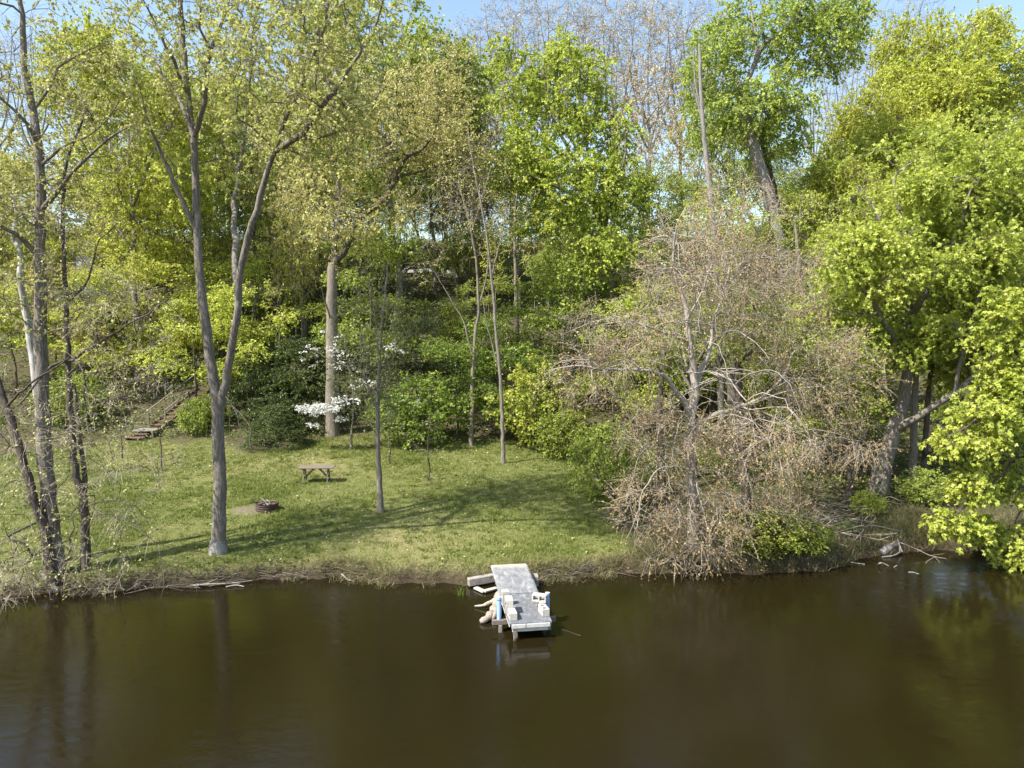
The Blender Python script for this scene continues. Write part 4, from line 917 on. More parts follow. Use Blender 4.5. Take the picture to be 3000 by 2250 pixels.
put('under0', 1330, 43, 0, 'yellow green understory tree at the edge of the budding twigs', U, leaf=L_BRIGHT, top=640, wide=.9)
put('under1', 1430, 41, 0, 'bright understory tree inside the budding twigs', U, leaf=L_BRIGHT, top=620, wide=.9)
put('under0', 1650, 42, 0, 'green understory tree below the brick house', U, leaf=L_BUSH, top=690, wide=.9)
put('under1', 1720, 34, 0, 'green understory tree low behind the budding twigs beside the thick pale trunk', U, leaf=L_BUSH, top=840, wide=1.1)
put('under0', 1830, 36, 0, 'dim green understory tree behind the short slanting trunk', U, leaf=L_BUSH, top=740, wide=1.1)
put('under1', 1560, 33, 0, 'dim green understory tree behind the trunk of the bare drooping tree', U, leaf=L_BUSH, top=880, wide=1.0)
put('under0', 2080, 40, 0, 'dim green understory tree behind the hollow maple bough', U, leaf=L_MID, top=800, wide=1.2)
put('under1', 2185, 36, 0, 'dim green understory tree behind the hanging tufts', U, leaf=L_MID, top=820, wide=1.2)
for fx, Y_, top, lf in ((870,52,640,L_BUSH),(950,53,650,L_GREYG),(1005,51,660,L_BUSH),(770,53,640,L_BUSH),(1060,55,600,L_MID),(690,51,660,L_BUSH),(500,52,560,L_YG),(270,54,520,L_YG),(380,52,520,L_YG),(1300,49,600,L_BUSH),(1380,46,600,L_YG),(1480,45,640,L_YG),(1540,43,620,L_BUSH),(1780,42,600,L_BUSH),(1860,42,560,L_MID)):
    put('under%d' % (fx % 2), fx, Y_, 0, 'low leafy tree filling the gaps under the taller crowns', 'underwood_tree', leaf=lf, top=top, wide=1.2, group='low leafy trees under the taller crowns')
# layered shrub, evergreens, bushes
put('under0', 985, 42.5, 0, 'broad layered bright green shrub at the middle of the lawn edge', 'layered_shrub', 'shrub', leaf=L_SHRUB, top=735, wide=1.35)
put('under1', 1080, 43.5, 0, 'tall layered green shrub behind the thin straight trunk', 'layered_shrub', 'shrub', leaf=L_SHRUB, top=690, wide=1.2)
put('bush0', 905, 41.5, 0, 'dense green bush between the blossom tree and the layered shrub', 'bush', 'bush', leaf=L_SHRUB, top=800, wide=1.2)
put('bush1', 1165, 41, 0, 'bright leafy bush at the lawn corner before the brush', 'bush', 'bush', leaf=L_BRIGHT, top=770, wide=1.0)
put('bush0', 1215, 38, 0, 'light green bush hugging the lawn corner', 'bush', 'bush', leaf=L_BUSH, top=880, wide=1.0)
put('bush1', 1320, 30.5, 0, 'dark glossy bush under the low budding twigs', 'bush', 'bush', leaf=L_MID, top=900, wide=1.0)
put('conifer', 592, 40.6, 0, 'low dark evergreen shrub poking onto the lawn', 'evergreen_shrub', 'shrub', top=870, wide=1.5)
put('conifer', 640, 45.2, 0, 'broad shadowy evergreen behind the low dark shrub', 'evergreen_tree', 'tree', top=725, wide=1.25)
put('conifer', 565, 45.6, 0, 'shadowy evergreen behind the cottonwood fork', 'evergreen_tree', 'tree', top=745, wide=1.15)
put('conifer', 690, 46.8, 0, 'shadowy evergreen directly behind the white blossoms', 'evergreen_tree', 'tree', top=770, wide=1.1)
put('bush0', 418, 42.6, 0, 'green bush growing beside the wooden steps near the cottonwood', 'bush', 'bush', leaf=L_BUSH, top=858, wide=.85)
put('bush1', 450, 43.8, 0, 'dull green bush just behind the cottonwood trunk', 'bush', 'bush', leaf=L_BUSH, top=845, wide=1.0)
put('bush0', 160, 44, 0, 'green bush beyond the twin stemmed tree', 'bush', 'bush', leaf=L_BUSH, top=800, wide=1.3)
put('bush1', 1885, 28.3, 0, 'small vivid yellow green bush in front of the hollow trunk', 'bush', 'bush', leaf=L_BRIGHT, top=1056, wide=1.15)
put('bush0', 1655, 23.7, 0, 'green bush dipping into the water beneath the budding twigs', 'bush', 'bush', leaf=L_BUSH, top=1092, wide=1.55)
put('bush1', 1740, 23.9, 0, 'yellow green bush leaning over the water beside the budding twigs', 'bush', 'bush', leaf=L_BUSH, top=1112, wide=1.5)
put('bush1', 1600, 25.2, 0, 'low dull green bush beside the trunk of the bare drooping tree', 'bush', 'bush', leaf=L_GREYG, top=1090, wide=1.3)
put('bush0', 2010, 30, 0, 'dark bush in the shade before the thin straight bank trunks', 'bush', 'bush', leaf=L_MID, top=1010, wide=1.3)
put('bush1', 1840, 26, 0, 'grey green bank brush between the water bush and the log', 'bush', 'bush', leaf=L_GREYG, top=1120, wide=1.4)
# thin poles on the open slope
PG = 'thin saplings on the wooded slope'; PL = 'thin sapling pole on the wooded slope'
k = 0
while k < 64:
    fx = rng.uniform(520, 1290) if k < 46 else rng.uniform(1250, 2150); Y_ = rng.uniform(48, 80) if k < 46 else rng.uniform(36, 60)
    put('pole%d'%(k % 3), fx, Y_, rng.uniform(4.5, 9.5), PL, 'sapling', 'sapling', wide=rng.uniform(.7,1.1), group=PG); k += 1
MG = 'middle sized trunks on the wooded slope'; ML = 'slim bare lower trunk on the wooded slope with its leaves high up'
for i, (fx, Y_) in enumerate([(640,52),(655,53),(610,56),(835,60),(1185,62),(1150,66),(880,70),(1020,74),(960,78),(1285,58),(570,60),(480,56),(1340,60),(240,54),(380,60)]):
    put('airy%d'%(i % 2), fx, Y_, rng.uniform(11,15), ML, 'slim_tree', wide=.6, group=MG, leaf=(L_YG,L_OLIVE,L_MID)[i % 3])
# saplings on the lawn
def lawn_sapling(fx, fy, tall, label, seed, leaf, n=26):
    b = G(fx, fy); Yt = b[1]; t = Tree(seed)
    m = K*Yt/FPX; h = tall*m
    t.stem([sink(b), b+np.array([.02,0,h*.3]), b+np.array([-.03,.02,h*.65]), b+np.array([.05,0,h])], .045, .01, .25, .02, True, .01, .3)
    t.fill(ells(t.r, [(b+np.array([0,0,h*.75]), (h*.38,h*.38,h*.4), n)]), .4, .3)
    hero('lawn_sapling', label, 'sapling', b, t, BARK_D, [leaf, TWIG_D], .005, fol=dict(twn=4, twl=.3, twr=.0035, lpt=5, lsize=.06, lw=.4, frac=.6))
lawn_sapling(926, 1037, 120, 'spindly dark sapling on open grass beyond the slender lawn tree', 101, L_GREYG)
lawn_sapling(841, 1005, 110, 'crooked little sapling close behind the slender lawn tree', 102, L_GREYG)
lawn_sapling(349, 1017, 110, 'thin sapling with wide spreading twigs on the lawn before the wooden steps', 103, L_PALE)
lawn_sapling(263, 990, 105, 'stubby sapling at the foot of the wooden steps', 104, L_PALE)

# ================================================================== BUILT THINGS
def fin(g, name, m, parent, o): return g.build(name, m, parent, o)
# ---- picnic table
c0 = (G(660,1046)+G(700,1046)+G(710,1036)+G(667,1036))/4
o = thing('picnic_table', 'weathered wooden table without benches on the dry grass', 'table', (c0[0], c0[1], hz(c0[0], c0[1])), R(4))
g = Geo(); W, D, H = 1.62, .74, .72
for k in range(5): g.box(((.012*(k % 2)), -D/2+D/5*(k+.5), H+.004*(k % 3)), (W+.04*((k*7) % 3), D/5-.008, .04), None, 0, .006)
g.build('tabletop', OLDWOOD, o)
for sx in (-1, 1):
    for sy in (-1, 1):
        g = Geo(); g.beam((sx*W*.34, sy*.10, H-.02), (sx*W*.34, sy*.36, -.06), .045, .09); g.build('leg', OLDWOOD, o)
    g = Geo(); g.beam((sx*W*.34+.05*sx, -.34, H-.05), (sx*W*.34+.05*sx, .34, H-.05), .04, .09); g.build('cleat', OLDWOOD, o)
    g = Geo(); g.beam((sx*W*.34-.03*sx, -.27, .26), (sx*W*.34-.03*sx, .27, .26), .04, .09); g.build('crossbar', OLDWOOD, o)
    g = Geo(); g.beam((sx*W*.31, 0, .26), (sx*.08, 0, H-.03), .04, .08); g.build('brace', OLDWOOD, o)
# ---- fire ring
c0 = G(577,1102); cz = hz(c0[0], c0[1]); c0 = np.array([c0[0], c0[1], cz])
o = thing('fire_ring', 'rusty corrugated steel fire ring on the grass', 'fire ring', c0)
g = Geo(); sides = 40; prof = []
for k in range(17): prof.append((.44+.016*math.sin(k/16*4*2*math.pi), -.05+.35*k/16))
prof += [(.455,.305),(.42,.305)]+[(p[0]-.03, p[1]) for p in prof[16::-1]]
th = np.arange(sides)*2*math.pi/sides
V = np.array([[r_*math.cos(a), r_*math.sin(a), z_] for r_, z_ in prof for a in th])
i = np.arange(len(prof)-1)[:,None]*sides; j = np.arange(sides)[None]; j2 = (j+1) % sides
g.add(V, np.stack([i+j, i+j2, i+sides+j2, i+sides+j], -1).reshape(-1,4), 0, None, True); g.build('steel_band', RUST, o)
g = Geo(); n_ = 24
rr = np.array([0,.2,.32,.415]); V = np.array([[r_*math.cos(a), r_*math.sin(a), .10+.03*math.sin(9*a+r_*20)-.1*r_] for r_ in rr for a in np.arange(n_)*2*math.pi/n_])
i = np.arange(3)[:,None]*n_; j = np.arange(n_)[None]; j2 = (j+1) % n_
g.add(V, np.stack([i+j, i+j2, i+n_+j2, i+n_+j], -1).reshape(-1,4), 0, None, True); g.build('ash_bed', CHAR, o)
def stick(name, label, pts, r0, r1, m, sides=6, extra=(), cat='stick', group=None, jit=.06):
    pts = [np.asarray(p, float) for p in pts]; b = pts[0]
    g = Geo(); q, t_ = spline(pts, .06); g.tube(q, r0+(r1-r0)*t_, sides, 0, True, jit)
    for ps, a_, b_ in extra:
        q, t_ = spline([np.asarray(p, float) for p in ps], .06); g.tube(q, a_+(b_-a_)*t_, sides, 0, True, jit)
    o = g.build(name, m, None, b); o.location = Vector(b)
    return tag(o, label, cat, group)
SG = 'sticks heaped in the fire ring'
for k in range(9):
    a = rng.random()*6.28; l = .30+.12*rng.random(); z0 = .16+.025*k
    a_ = c0+np.array([l*math.cos(a), l*math.sin(a), z0]); b_ = c0-np.array([l*.8*math.cos(a+.3), l*.8*math.sin(a+.3), -z0-.03])
    stick('firewood_stick', 'grey dry stick heaped in the fire ring', [a_, (a_+b_)/2+np.array([.02,.02,.02]), b_], .014, .009, STICK, group=SG)
stick('firewood_stick', 'long pale stick poking up out of the fire ring', [c0+np.array([.05,-.1,.22]), c0+np.array([-.12,.05,.38]), c0+np.array([-.36,.2,.50])], .014, .009, STICK)
stick('charred_log', 'charred log sticking out over the rim of the fire ring', [c0+np.array([.02,0,.27]), c0+np.array([-.3,-.02,.325]), c0+np.array([-.62,-.05,.36])], .035, .028, CHAR, 7, [([c0+np.array([-.5,-.04,.35]), c0+np.array([-.62,-.2,.28])], .02,.012), ([c0+np.array([-.52,-.04,.35]), c0+np.array([-.58,.02,.47])], .018,.01)], 'log')

# ---- dock
A = Pz(1100,1348,.46); A = Pz((1491.8+1618)/2/K, 1824/K, .46); Bk = Pz((1441.4+1545)/2/K, 1660/K, .60)
ax = math.atan2(-(Bk-A)[0], (Bk-A)[1]); Ld = math.hypot(*(Bk-A)[:2]); Wd = 1.12
org = np.array([A[0], A[1], 0])
dock = thing('dock', 'small makeshift dock topped with worn grey sheeting reaching over the brown water', 'dock', org, ax)
def D3(x, y, z): return np.array([org[0]+x*math.cos(ax)-y*math.sin(ax), org[1]+x*math.sin(ax)+y*math.cos(ax), z])
zf = .46; Lm = 2.15; zb = .66
# front deck sheet
def sheet(name, m, x0, x1, y0, y1, z0, z1, rough_, th_=.03, nx=26, ny=46, overhang=.0, skew=0):
    xs = np.linspace(x0, x1, nx); ys = np.linspace(y0, y1, ny); Xs, Ys = np.meshgrid(xs, ys)
    u = (Ys-y0)/(y1-y0); Zs = z0+(z1-z0)*u
    nz = np.sin(Xs*9+Ys*4)*np.sin(Ys*11-Xs*3)+.6*np.sin(Xs*23+Ys*17)*np.sin(Ys*29)+.7*np.sin(Ys*7.3+2*np.sin(Xs*5))
    Zs = Zs+rough_*nz*np.minimum(1, np.minimum(u, 1-u)*8)
    Zs = Zs-overhang*np.maximum(0, (np.abs(2*(Xs-(x0+x1)/2)/(x1-x0))-.9)*10)**1.5*.1
    Xs = Xs+skew*u
    top = np.stack([Xs, Ys, Zs], -1).reshape(-1,3); bot = top-np.array([0,0,th_])
    n = len(top); ii = np.arange(ny-1)[:,None]*nx+np.arange(nx-1)[None]
    f = np.stack([ii, ii+1, ii+nx+1, ii+nx], -1).reshape(-1,4)
    ed = list(range(nx))+[nx*(r_+1)-1 for r_ in range(1, ny)]+[nx*ny-1-c_ for c_ in range(1, nx)]+[nx*(ny-1-r_) for r_ in range(1, ny-1)]
    sd = [[ed[k], ed[(k+1) % len(ed)], ed[(k+1) % len(ed)]+n, ed[k]+n][::-1] for k in range(len(ed))]
    g = Geo(); g.add(np.vstack([top, bot]), f, 0, None, True); g.add(np.vstack([top, bot]), np.concatenate([f[:,::-1]+n, np.array(sd)]), 0)
    return g.build(name, m, dock)
sheet('deck_sheet', DECKM, -Wd/2, Wd/2, 0, Lm, zf, zf+.005, .0016)
sheet('ramp_sheet', RAMPM, -Wd/2-.015, Wd/2+.02, Lm-.1, Ld+.05, zf+.03, zb, .009, .02, 40, 70, .25, -.02)
g = Geo(); g.box((0, Ld*.5-.2, zf-.09), (Wd-.06, Ld-.7, .1), None, 0, .01); g.build('deck_frame', GREYWOOD, dock)
g = Geo(); g.beam((-.50,-.015,zf-.075), (-.13,-.015,zf-.075), .035, .10, 0, .005, (0,0,1)); g.beam((-.115,-.015,zf-.073), (.51,-.015,zf-.070), .035, .10); g.build('fascia_board', WHITEP, dock)
g = Geo(); g.beam((-.48,.03,zf-.185), (.46,.03,zf-.175), .035, .10); g.build('lower_fascia_board', WHITEP, dock)
for sx in (-1, 1):
    g = Geo(); g.beam((sx*(Wd/2-.015), .02, zf-.06), (sx*(Wd/2-.015), Lm, zf-.055), .03, .075); g.build('side_rail', WHITEP if sx < 0 else GREYWOOD, dock)
g = Geo(); g.beam((-.94,.62,zf-.195), (.78,.62,zf-.185), .10, .13, 0, .01); g.build('crossbeam', OLDWOOD, dock)
for sx in (-.72, .60):
    g = Geo(); g.beam((sx,.60,-1.2), (sx,.60,zf-.262), .09, .09, 0, .008, (0,1,0)); g.build('support_post', GREYWOOD, dock)
g = Geo()
for k in range(4): g.tube(spline([(-.46+.03*k,0,zf-.16),(-.45+.03*k,-.02,.12),(-.44+.02*k,-.02+.02*k,-.02)], .05)[0], .008, 5)
g.build('frayed_rope', STICK, dock)
for (x_, y_, z0, z1, lb) in ((-.745,.66,zf-.13,zf+.47,0), (.64,1.06,zf-.12,zf+.36,1)):
    g = Geo(); g.tube([(x_,y_,z0),(x_,y_,(z0+z1)/2),(x_,y_,z1)], .062, 20); pp = g.build('mooring_pipe', PIPE, dock)
    g = Geo(); g.tube([(x_,y_,z1-.09),(x_,y_,z1-.06)], .0635, 20, 0, False); g.build('pipe_band', PIPE_B, pp)
    g = Geo(); g.tube([(x_,y_,z1-.002),(x_,y_,z1+.012)], .066, 20); g.build('pipe_cap', WHITEP, pp)
# ---- cinder blocks
def cinder(label, x, y, z, rz, pose='lying'):
    """0.4 x 0.2 x 0.2 m block with two real cores; lying: cores vertical; facing: cores look along local y; standing: on its end"""
    L_, T_, H_ = .40, .195, .195; w = .040
    g = Geo(); cx = [-L_/2+w/2, 0, L_/2-w/2]
    outer = np.array([(-L_/2,-T_/2),(L_/2,-T_/2),(L_/2,T_/2),(-L_/2,T_/2)])
    holes = []
    for s_ in (-1, 1):
        a_, b_ = (w/2, L_/2-w) if s_ > 0 else (-L_/2+w, -w/2)
        hy = T_/2-w; holes.append(np.array([(a_,-hy),(b_,-hy),(b_,hy),(a_,hy)]))
    V = []; F = []
    for z_ in (-H_/2, H_/2):
        for ring in [outer]+holes:
            for p_ in ring: V.append((p_[0], p_[1], z_))
    # ids: bottom outer 0-3, holes 4-7 and 8-11, top +12
    def cap(o_, flip):
        q = [[0,1,5,4],[1,9,8,5],[1,2,10,9],[2,3,7,6],[2,6,11,10],[3,0,4,7],[5,8,11,6]]
        return [[k_+o_ for k_ in (f_[::-1] if flip else f_)] for f_ in q]
    F += cap(0, True)+cap(12, False)
    for k_ in range(4): F.append([k_, (k_+1)%4, (k_+1)%4+12, k_+12])
    for h_ in (4, 8):
        for k_ in range(4): F.append([h_+(k_+1)%4, h_+k_, h_+k_+12, h_+(k_+1)%4+12])
    V = np.array(V)
    if pose == 'facing': V = V[:,[0,2,1]]*np.array([1,-1,1])
    if pose == 'standing': V = V[:,[2,1,0]]*np.array([-1,1,1])
    g.add(V, F, 0)
    zz = (.2 if pose == 'standing' else .0975)
    o = g.build('cinder_block', CONC, None, (0,0,0)); c = D3(x, y, z+zz)
    o.location = Vector(c); o.rotation_euler = (0,0,ax+rz)
    bm = o.modifiers.new('Bevel', 'BEVEL'); bm.width = .006; bm.segments = 2; bm.limit_method = 'ANGLE'
    return tag(o, label, 'block', 'cinder blocks on the dock')
cinder('pale concrete block at the front of the pipe side pile with a plain face', -.43, .37, zf+.004, R(92), 'facing')
cinder('concrete block lying behind the plain faced front one, beneath another', -.46, .80, zf+.004, R(86), 'facing')
cinder('concrete block on top of the pile beside the blue pipe', -.47, .74, zf+.2, R(88), 'facing')
cinder('grey concrete block standing on end behind the pile by the blue pipe', -.50, 1.28, zf+.006, R(4), 'standing')
cinder('lowest concrete block of the other pile, lying lengthwise with open cores upward', .44, .52, zf+.004, R(97))
cinder('concrete block on the deck under the one showing two open cores', .46, .98, zf+.004, R(90))
cinder('topmost concrete block showing its two open cores to the water', .40, .92, zf+.2, R(-27), 'facing')
# ---- things around the dock
def Dz(zx, zy, z): return Pz((1300+zx/5.267)/K, (1600+zy/5.267)/K, z)
a_, b_ = Dz(375,560,.18), Dz(760,490,.22)
g = Geo(); g.beam(a_+np.array([0,.08,-.02]), b_+np.array([.05,.1,-.02]), .2, .24, 0, .015); mid = (a_+b_)/2
o = g.build('concrete_curb', CONC_D, None, mid); o.location = Vector(mid); tag(o, 'long pale concrete curb set in the bank beside the dock ramp', 'curb')
a_ = Dz(1410,520,.2); g = Geo(); g.box(a_, (.20,.34,.32), None, 0, .015); o = g.build('concrete_block', CONC_D, None, a_); o.location = Vector(a_); tag(o, 'squat old concrete block in the weeds on the other side of the ramp', 'block')
q = [Dz(490,640,.05), Dz(630,705,.05), Dz(820,645,.06)]
g = Geo(); g.beam(q[0], q[1], .16, .05, 0, .006); g.beam(q[1]+np.array([-.02,.01,.012]), q[2], .16, .05, 0, .006); o = g.build('angled_board', PALEWOOD, None, q[1]); o.location = Vector(q[1]); tag(o, 'pale bent board lying in the shallow water below the curb', 'board')
# driftwood: a broad forked root slab
def slab(name, label, paths, m, cat):
    g = Geo(); b = np.asarray(paths[0][0][0], float)
    for pts, w0, w1, fl in paths:
        q, t_ = spline(pts, .07); n = len(q); rad = w0+(w1-w0)*t_
        g.tube(q, rad*(1+.12*np.sin(np.arange(n)*1.3)), 12, 0, True, .07)
    o = g.build(name, m, None, b); o.location = Vector(b); return tag(o, label, cat)
slab('driftwood_log', 'broad forked grey driftwood log lying against the dock', [
    ([Dz(880,760,.30), Dz(840,880,.22), Dz(770,1010,.14), Dz(680,1110,.10), Dz(600,1150,.07), Dz(560,1165,.05)], .17, .055, 1),
    ([Dz(860,800,.26), Dz(800,830,.2), Dz(700,880,.12), Dz(600,915,.08), Dz(480,925,.04)], .10, .02, 1),
    ([Dz(800,960,.2), Dz(790,1060,.14), Dz(740,1130,.06)], .10, .05, 1)], DRIFT, 'driftwood')
stick('twig', 'short bent twig standing in the water beside the driftwood', [Dz(525,830,-.05), Dz(510,790,.08), Dz(492,750,.18)], .012, .006, STICK)
stick('twig', 'thin dark stick afloat beyond the dock\'s far corner', [Dz(1790,1270,.005), Dz(1950,1330,-.006), Dz(2120,1385,.006)], .010, .012, CHAR)
stick('twig', 'bowed dry twig arching from the weeds by the old block', [Dz(1400,580,.1), Dz(1480,510,.35), Dz(1600,450,.4), Dz(1700,430,.38)], .008, .004, STICK, extra=[([Dz(1400,585,.1), Dz(1500,535,.2), Dz(1620,490,.2)], .006,.003)])
g = Geo()
q = Dz(255,760,0); n = 26
x = q[0]+rng.normal(0,.07,n); y = q[1]+rng.normal(0,.07,n)
blades(g, x, y, .25+.35*rng.random(n), np.full(n,.02), np.full(n,.35), 0, .2*rng.random(n), np.full(n,-.02))
o = g.build('reed_tuft', L_GRASS, None, q); o.location = Vector(q); tag(o, 'tuft of green reeds standing in the water near the curb', 'reeds')

# ---- sticks along the water's edge
stick('driftwood_branch', 'long pale branch washed along the bank below the cottonwood', [Pz(405,1266,.06), Pz(450,1262,.09), Pz(500,1260,.06), Pz(545,1254,.05)], .035, .018, STICK, extra=[([Pz(440,1262,.08), Pz(470,1250,.25)], .015,.006)], cat='branch')
stick('driftwood_branch', 'short whitish branch half afloat near the bank', [Pz(488,1268,.03), Pz(510,1264,.05), Pz(527,1267,.03)], .028, .015, STICK, cat='branch')
stick('driftwood_branch', 'crooked grey branch on the bank midway between cottonwood and dock', [Pz(738,1240,.15), Pz(752,1252,.05), Pz(765,1256,.02)], .02, .01, STICK, extra=[([Pz(745,1246,.1), Pz(735,1258,.02)], .012,.006)], cat='branch')
stick('driftwood_branch', 'thin branch poking from the bank grass before the dock', [Pz(800,1255,.1), Pz(822,1248,.12), Pz(850,1243,.2)], .014, .006, STICK, cat='branch')
b0 = Pz(112,1262,.3)
stick('broken_stump', 'pale splintered root stump at the foot of the bank trunks', [Pz(128,1284,-.1), Pz(118,1268,.15), Pz(100,1250,.4), Pz(88,1236,.55)], .13, .05, BARK_S, 9, [([Pz(118,1268,.15), Pz(130,1250,.4)], .05,.02)], 'stump', jit=.1)
g = Geo()
for k in range(46):
    fx = rng.uniform(60, 330); p_ = Pz(fx, 1272+rng.uniform(-12,6), .05); a = rng.uniform(-.5,.5)
    q = [p_, p_+np.array([rng.uniform(-.5,.5), rng.uniform(-.3,.25), rng.uniform(.05,.35)]), p_+np.array([rng.uniform(-.9,.9), rng.uniform(-.6,.3), rng.uniform(-.05,.4)])]
    g.tube(spline(q,.12)[0], np.linspace(.012,.004,len(spline(q,.12)[0])), 4)
o = g.build('brush_pile', TWIG, None, Pz(190,1275,.05)); o.location = Vector(Pz(190,1275,.05)); tag(o, 'tangle of dead twigs on the bank around the tree clump', 'brush')
stick('stranded_log', 'broken pale log stranded at the shaded water edge', [Pz(1903,1196,.0), Pz(1918,1184,.16), Pz(1938,1174,.26)], .17, .12, BARK_S, 12, [([Pz(1940,1180,.2), Pz(1944,1192,.08), Pz(1930,1200,.05), Pz(1906,1203,.03)], .035,.02), ([Pz(1938,1162,.5), Pz(1944,1180,.25), Pz(1949,1193,.08)], .025,.04)], 'log', jit=.1)
stick('driftwood_branch', 'long thin branch slanting from the stranded log into the water', [Pz(1945,1172,.4), Pz(1980,1186,.25), Pz(2010,1200,.1), Pz(2045,1207,.02)], .018, .008, STICK, extra=[([Pz(2020,1203,.08), Pz(2003,1212,.03), Pz(2000,1218,0)], .01,.005), ([Pz(2020,1203,.08), Pz(2030,1215,.0)], .01,.005), ([Pz(2010,1200,.1), Pz(2040,1196,.15)], .008,.004)], cat='branch')
stick('driftwood_branch', 'straight pale pole floating between the water bush and the log', [Pz(1808,1212,.03), Pz(1840,1215,.03), Pz(1868,1219,.02)], .022, .016, STICK, cat='branch')
stick('driftwood_branch', 'hooked pale branch breaking the water below the stranded log', [Pz(1897,1222,-.1), Pz(1900,1217,.14), Pz(1908,1217,.1), Pz(1922,1224,-.03)], .03, .018, STICK, extra=[([Pz(1930,1226,-.02), Pz(1938,1221,.08)], .018,.008)], cat='branch')
stick('driftwood_branch', 'small curved twig alone on the dark water', [Pz(1962,1236,.0), Pz(1972,1236,.03), Pz(1985,1240,.0)], .012, .008, STICK, cat='branch')
g = Geo()
for k in range(60):
    fx = rng.uniform(1740, 1900); p_ = G(fx, rng.uniform(1095,1180)); h_ = rng.uniform(.1,.6)
    q = [p_, p_+np.array([rng.uniform(-.7,.7), rng.uniform(-.4,.3), h_]), p_+np.array([rng.uniform(-1.3,1.3), rng.uniform(-.8,.4), h_*rng.uniform(.2,1)])]
    qq = spline(q,.15)[0]; g.tube(qq, np.linspace(.016,.005,len(qq)), 4)
p_ = G(1820,1140); o = g.build('brush_pile', TWIG_P, None, p_); o.location = Vector(p_); tag(o, 'heap of dead branches on the bank before the short slanting trunk', 'brush')

for lo, hi, ny_, lab in ((330,560,26,'low line of dead twigs along the bank under the cottonwood'),(560,780,22,'scattered dead twigs along the bank past the floating pale branch'),(1150,1420,26,'dead stalks along the bank between dock and drooping tree')):
    g = Geo()
    for k in range(ny_*2):
        p_ = Pz(rng.uniform(lo,hi), 1250, 0); p_[1] = float(shore(p_[0]))+rng.uniform(-.12,.25); p_[2] = max(.0, hz(p_[0],p_[1]))+.02
        q = [p_, p_+np.array([rng.uniform(-.4,.4), rng.uniform(-.2,.1), rng.uniform(.02,.16)]), p_+np.array([rng.uniform(-.8,.8), rng.uniform(-.35,.15), rng.uniform(-.04,.18)])]
        qq = spline(q,.1)[0]; g.tube(qq, np.linspace(rng.uniform(.006,.016),.003,len(qq)), 4)
    c_ = Pz((lo+hi)/2, 1250, .05); o = g.build('twig_debris', TWIG_D, None, c_); o.location = Vector(c_); tag(o, lab, 'twigs')

# ---- wooden steps up the slope
p0 = G(292,950); x0, y0 = p0[0], p0[1]; z0 = hz(x0, y0)
st = thing('wooden_steps', 'reddish wooden steps with a grey landing climbing the slope behind the bank trees', 'steps', (x0, y0, z0), 0)
def part(name, m, fn):
    g = Geo(); fn(g); return g.build(name, m, st)
part('tread', REDWOOD, lambda g: g.box((-.05,-.05,.14), (1.25,.30,.05), None, 0, .006))
part('tread', REDWOOD, lambda g: g.box((.0,.25,.30), (1.25,.30,.05), None, 0, .006))
part('landing', GREYWOOD, lambda g: [g.box((.15+0*k,.52+.145*k,.46), (1.35,.138,.045), None, 0, .005) for k in range(9)])
dx, dy, dz = .17, .28, .205
for k in range(11):
    g = Geo(); g.box((.45+dx*k, 1.9+dy*k, .66+dz*k), (1.0,.29,.05), None, 0, .006); g.build('tread', REDWOOD, st)
for s_ in (-1, 1):
    g = Geo(); g.beam((.36+s_*.44,1.72,.46), (.36+s_*.44+dx*11,1.72+dy*11,.46+dz*11), .05, .2); g.build('stringer', OLDWOOD, st)
    for k in (0, 5, 10):
        g = Geo(); g.beam((.40+s_*.52+dx*k, 1.85+dy*k, .1+dz*k), (.40+s_*.52+dx*k, 1.85+dy*k, 1.55+dz*k), .09, .09, 0, .006, (0,1,0)); g.build('post', OLDWOOD, st)
    g = Geo(); g.beam((.40+s_*.52, 1.85, 1.56), (.40+s_*.52+dx*10, 1.85+dy*10, 1.56+dz*10), .10, .045); g.build('handrail', OLDWOOD, st)
for x_, y_ in ((-.5,.5),(.8,.5),(-.5,1.75)):
    g = Geo(); g.beam((x_,y_,-.4), (x_,y_,.43), .1, .1, 0, .006, (0,1,0)); g.build('landing_post', OLDWOOD, st)

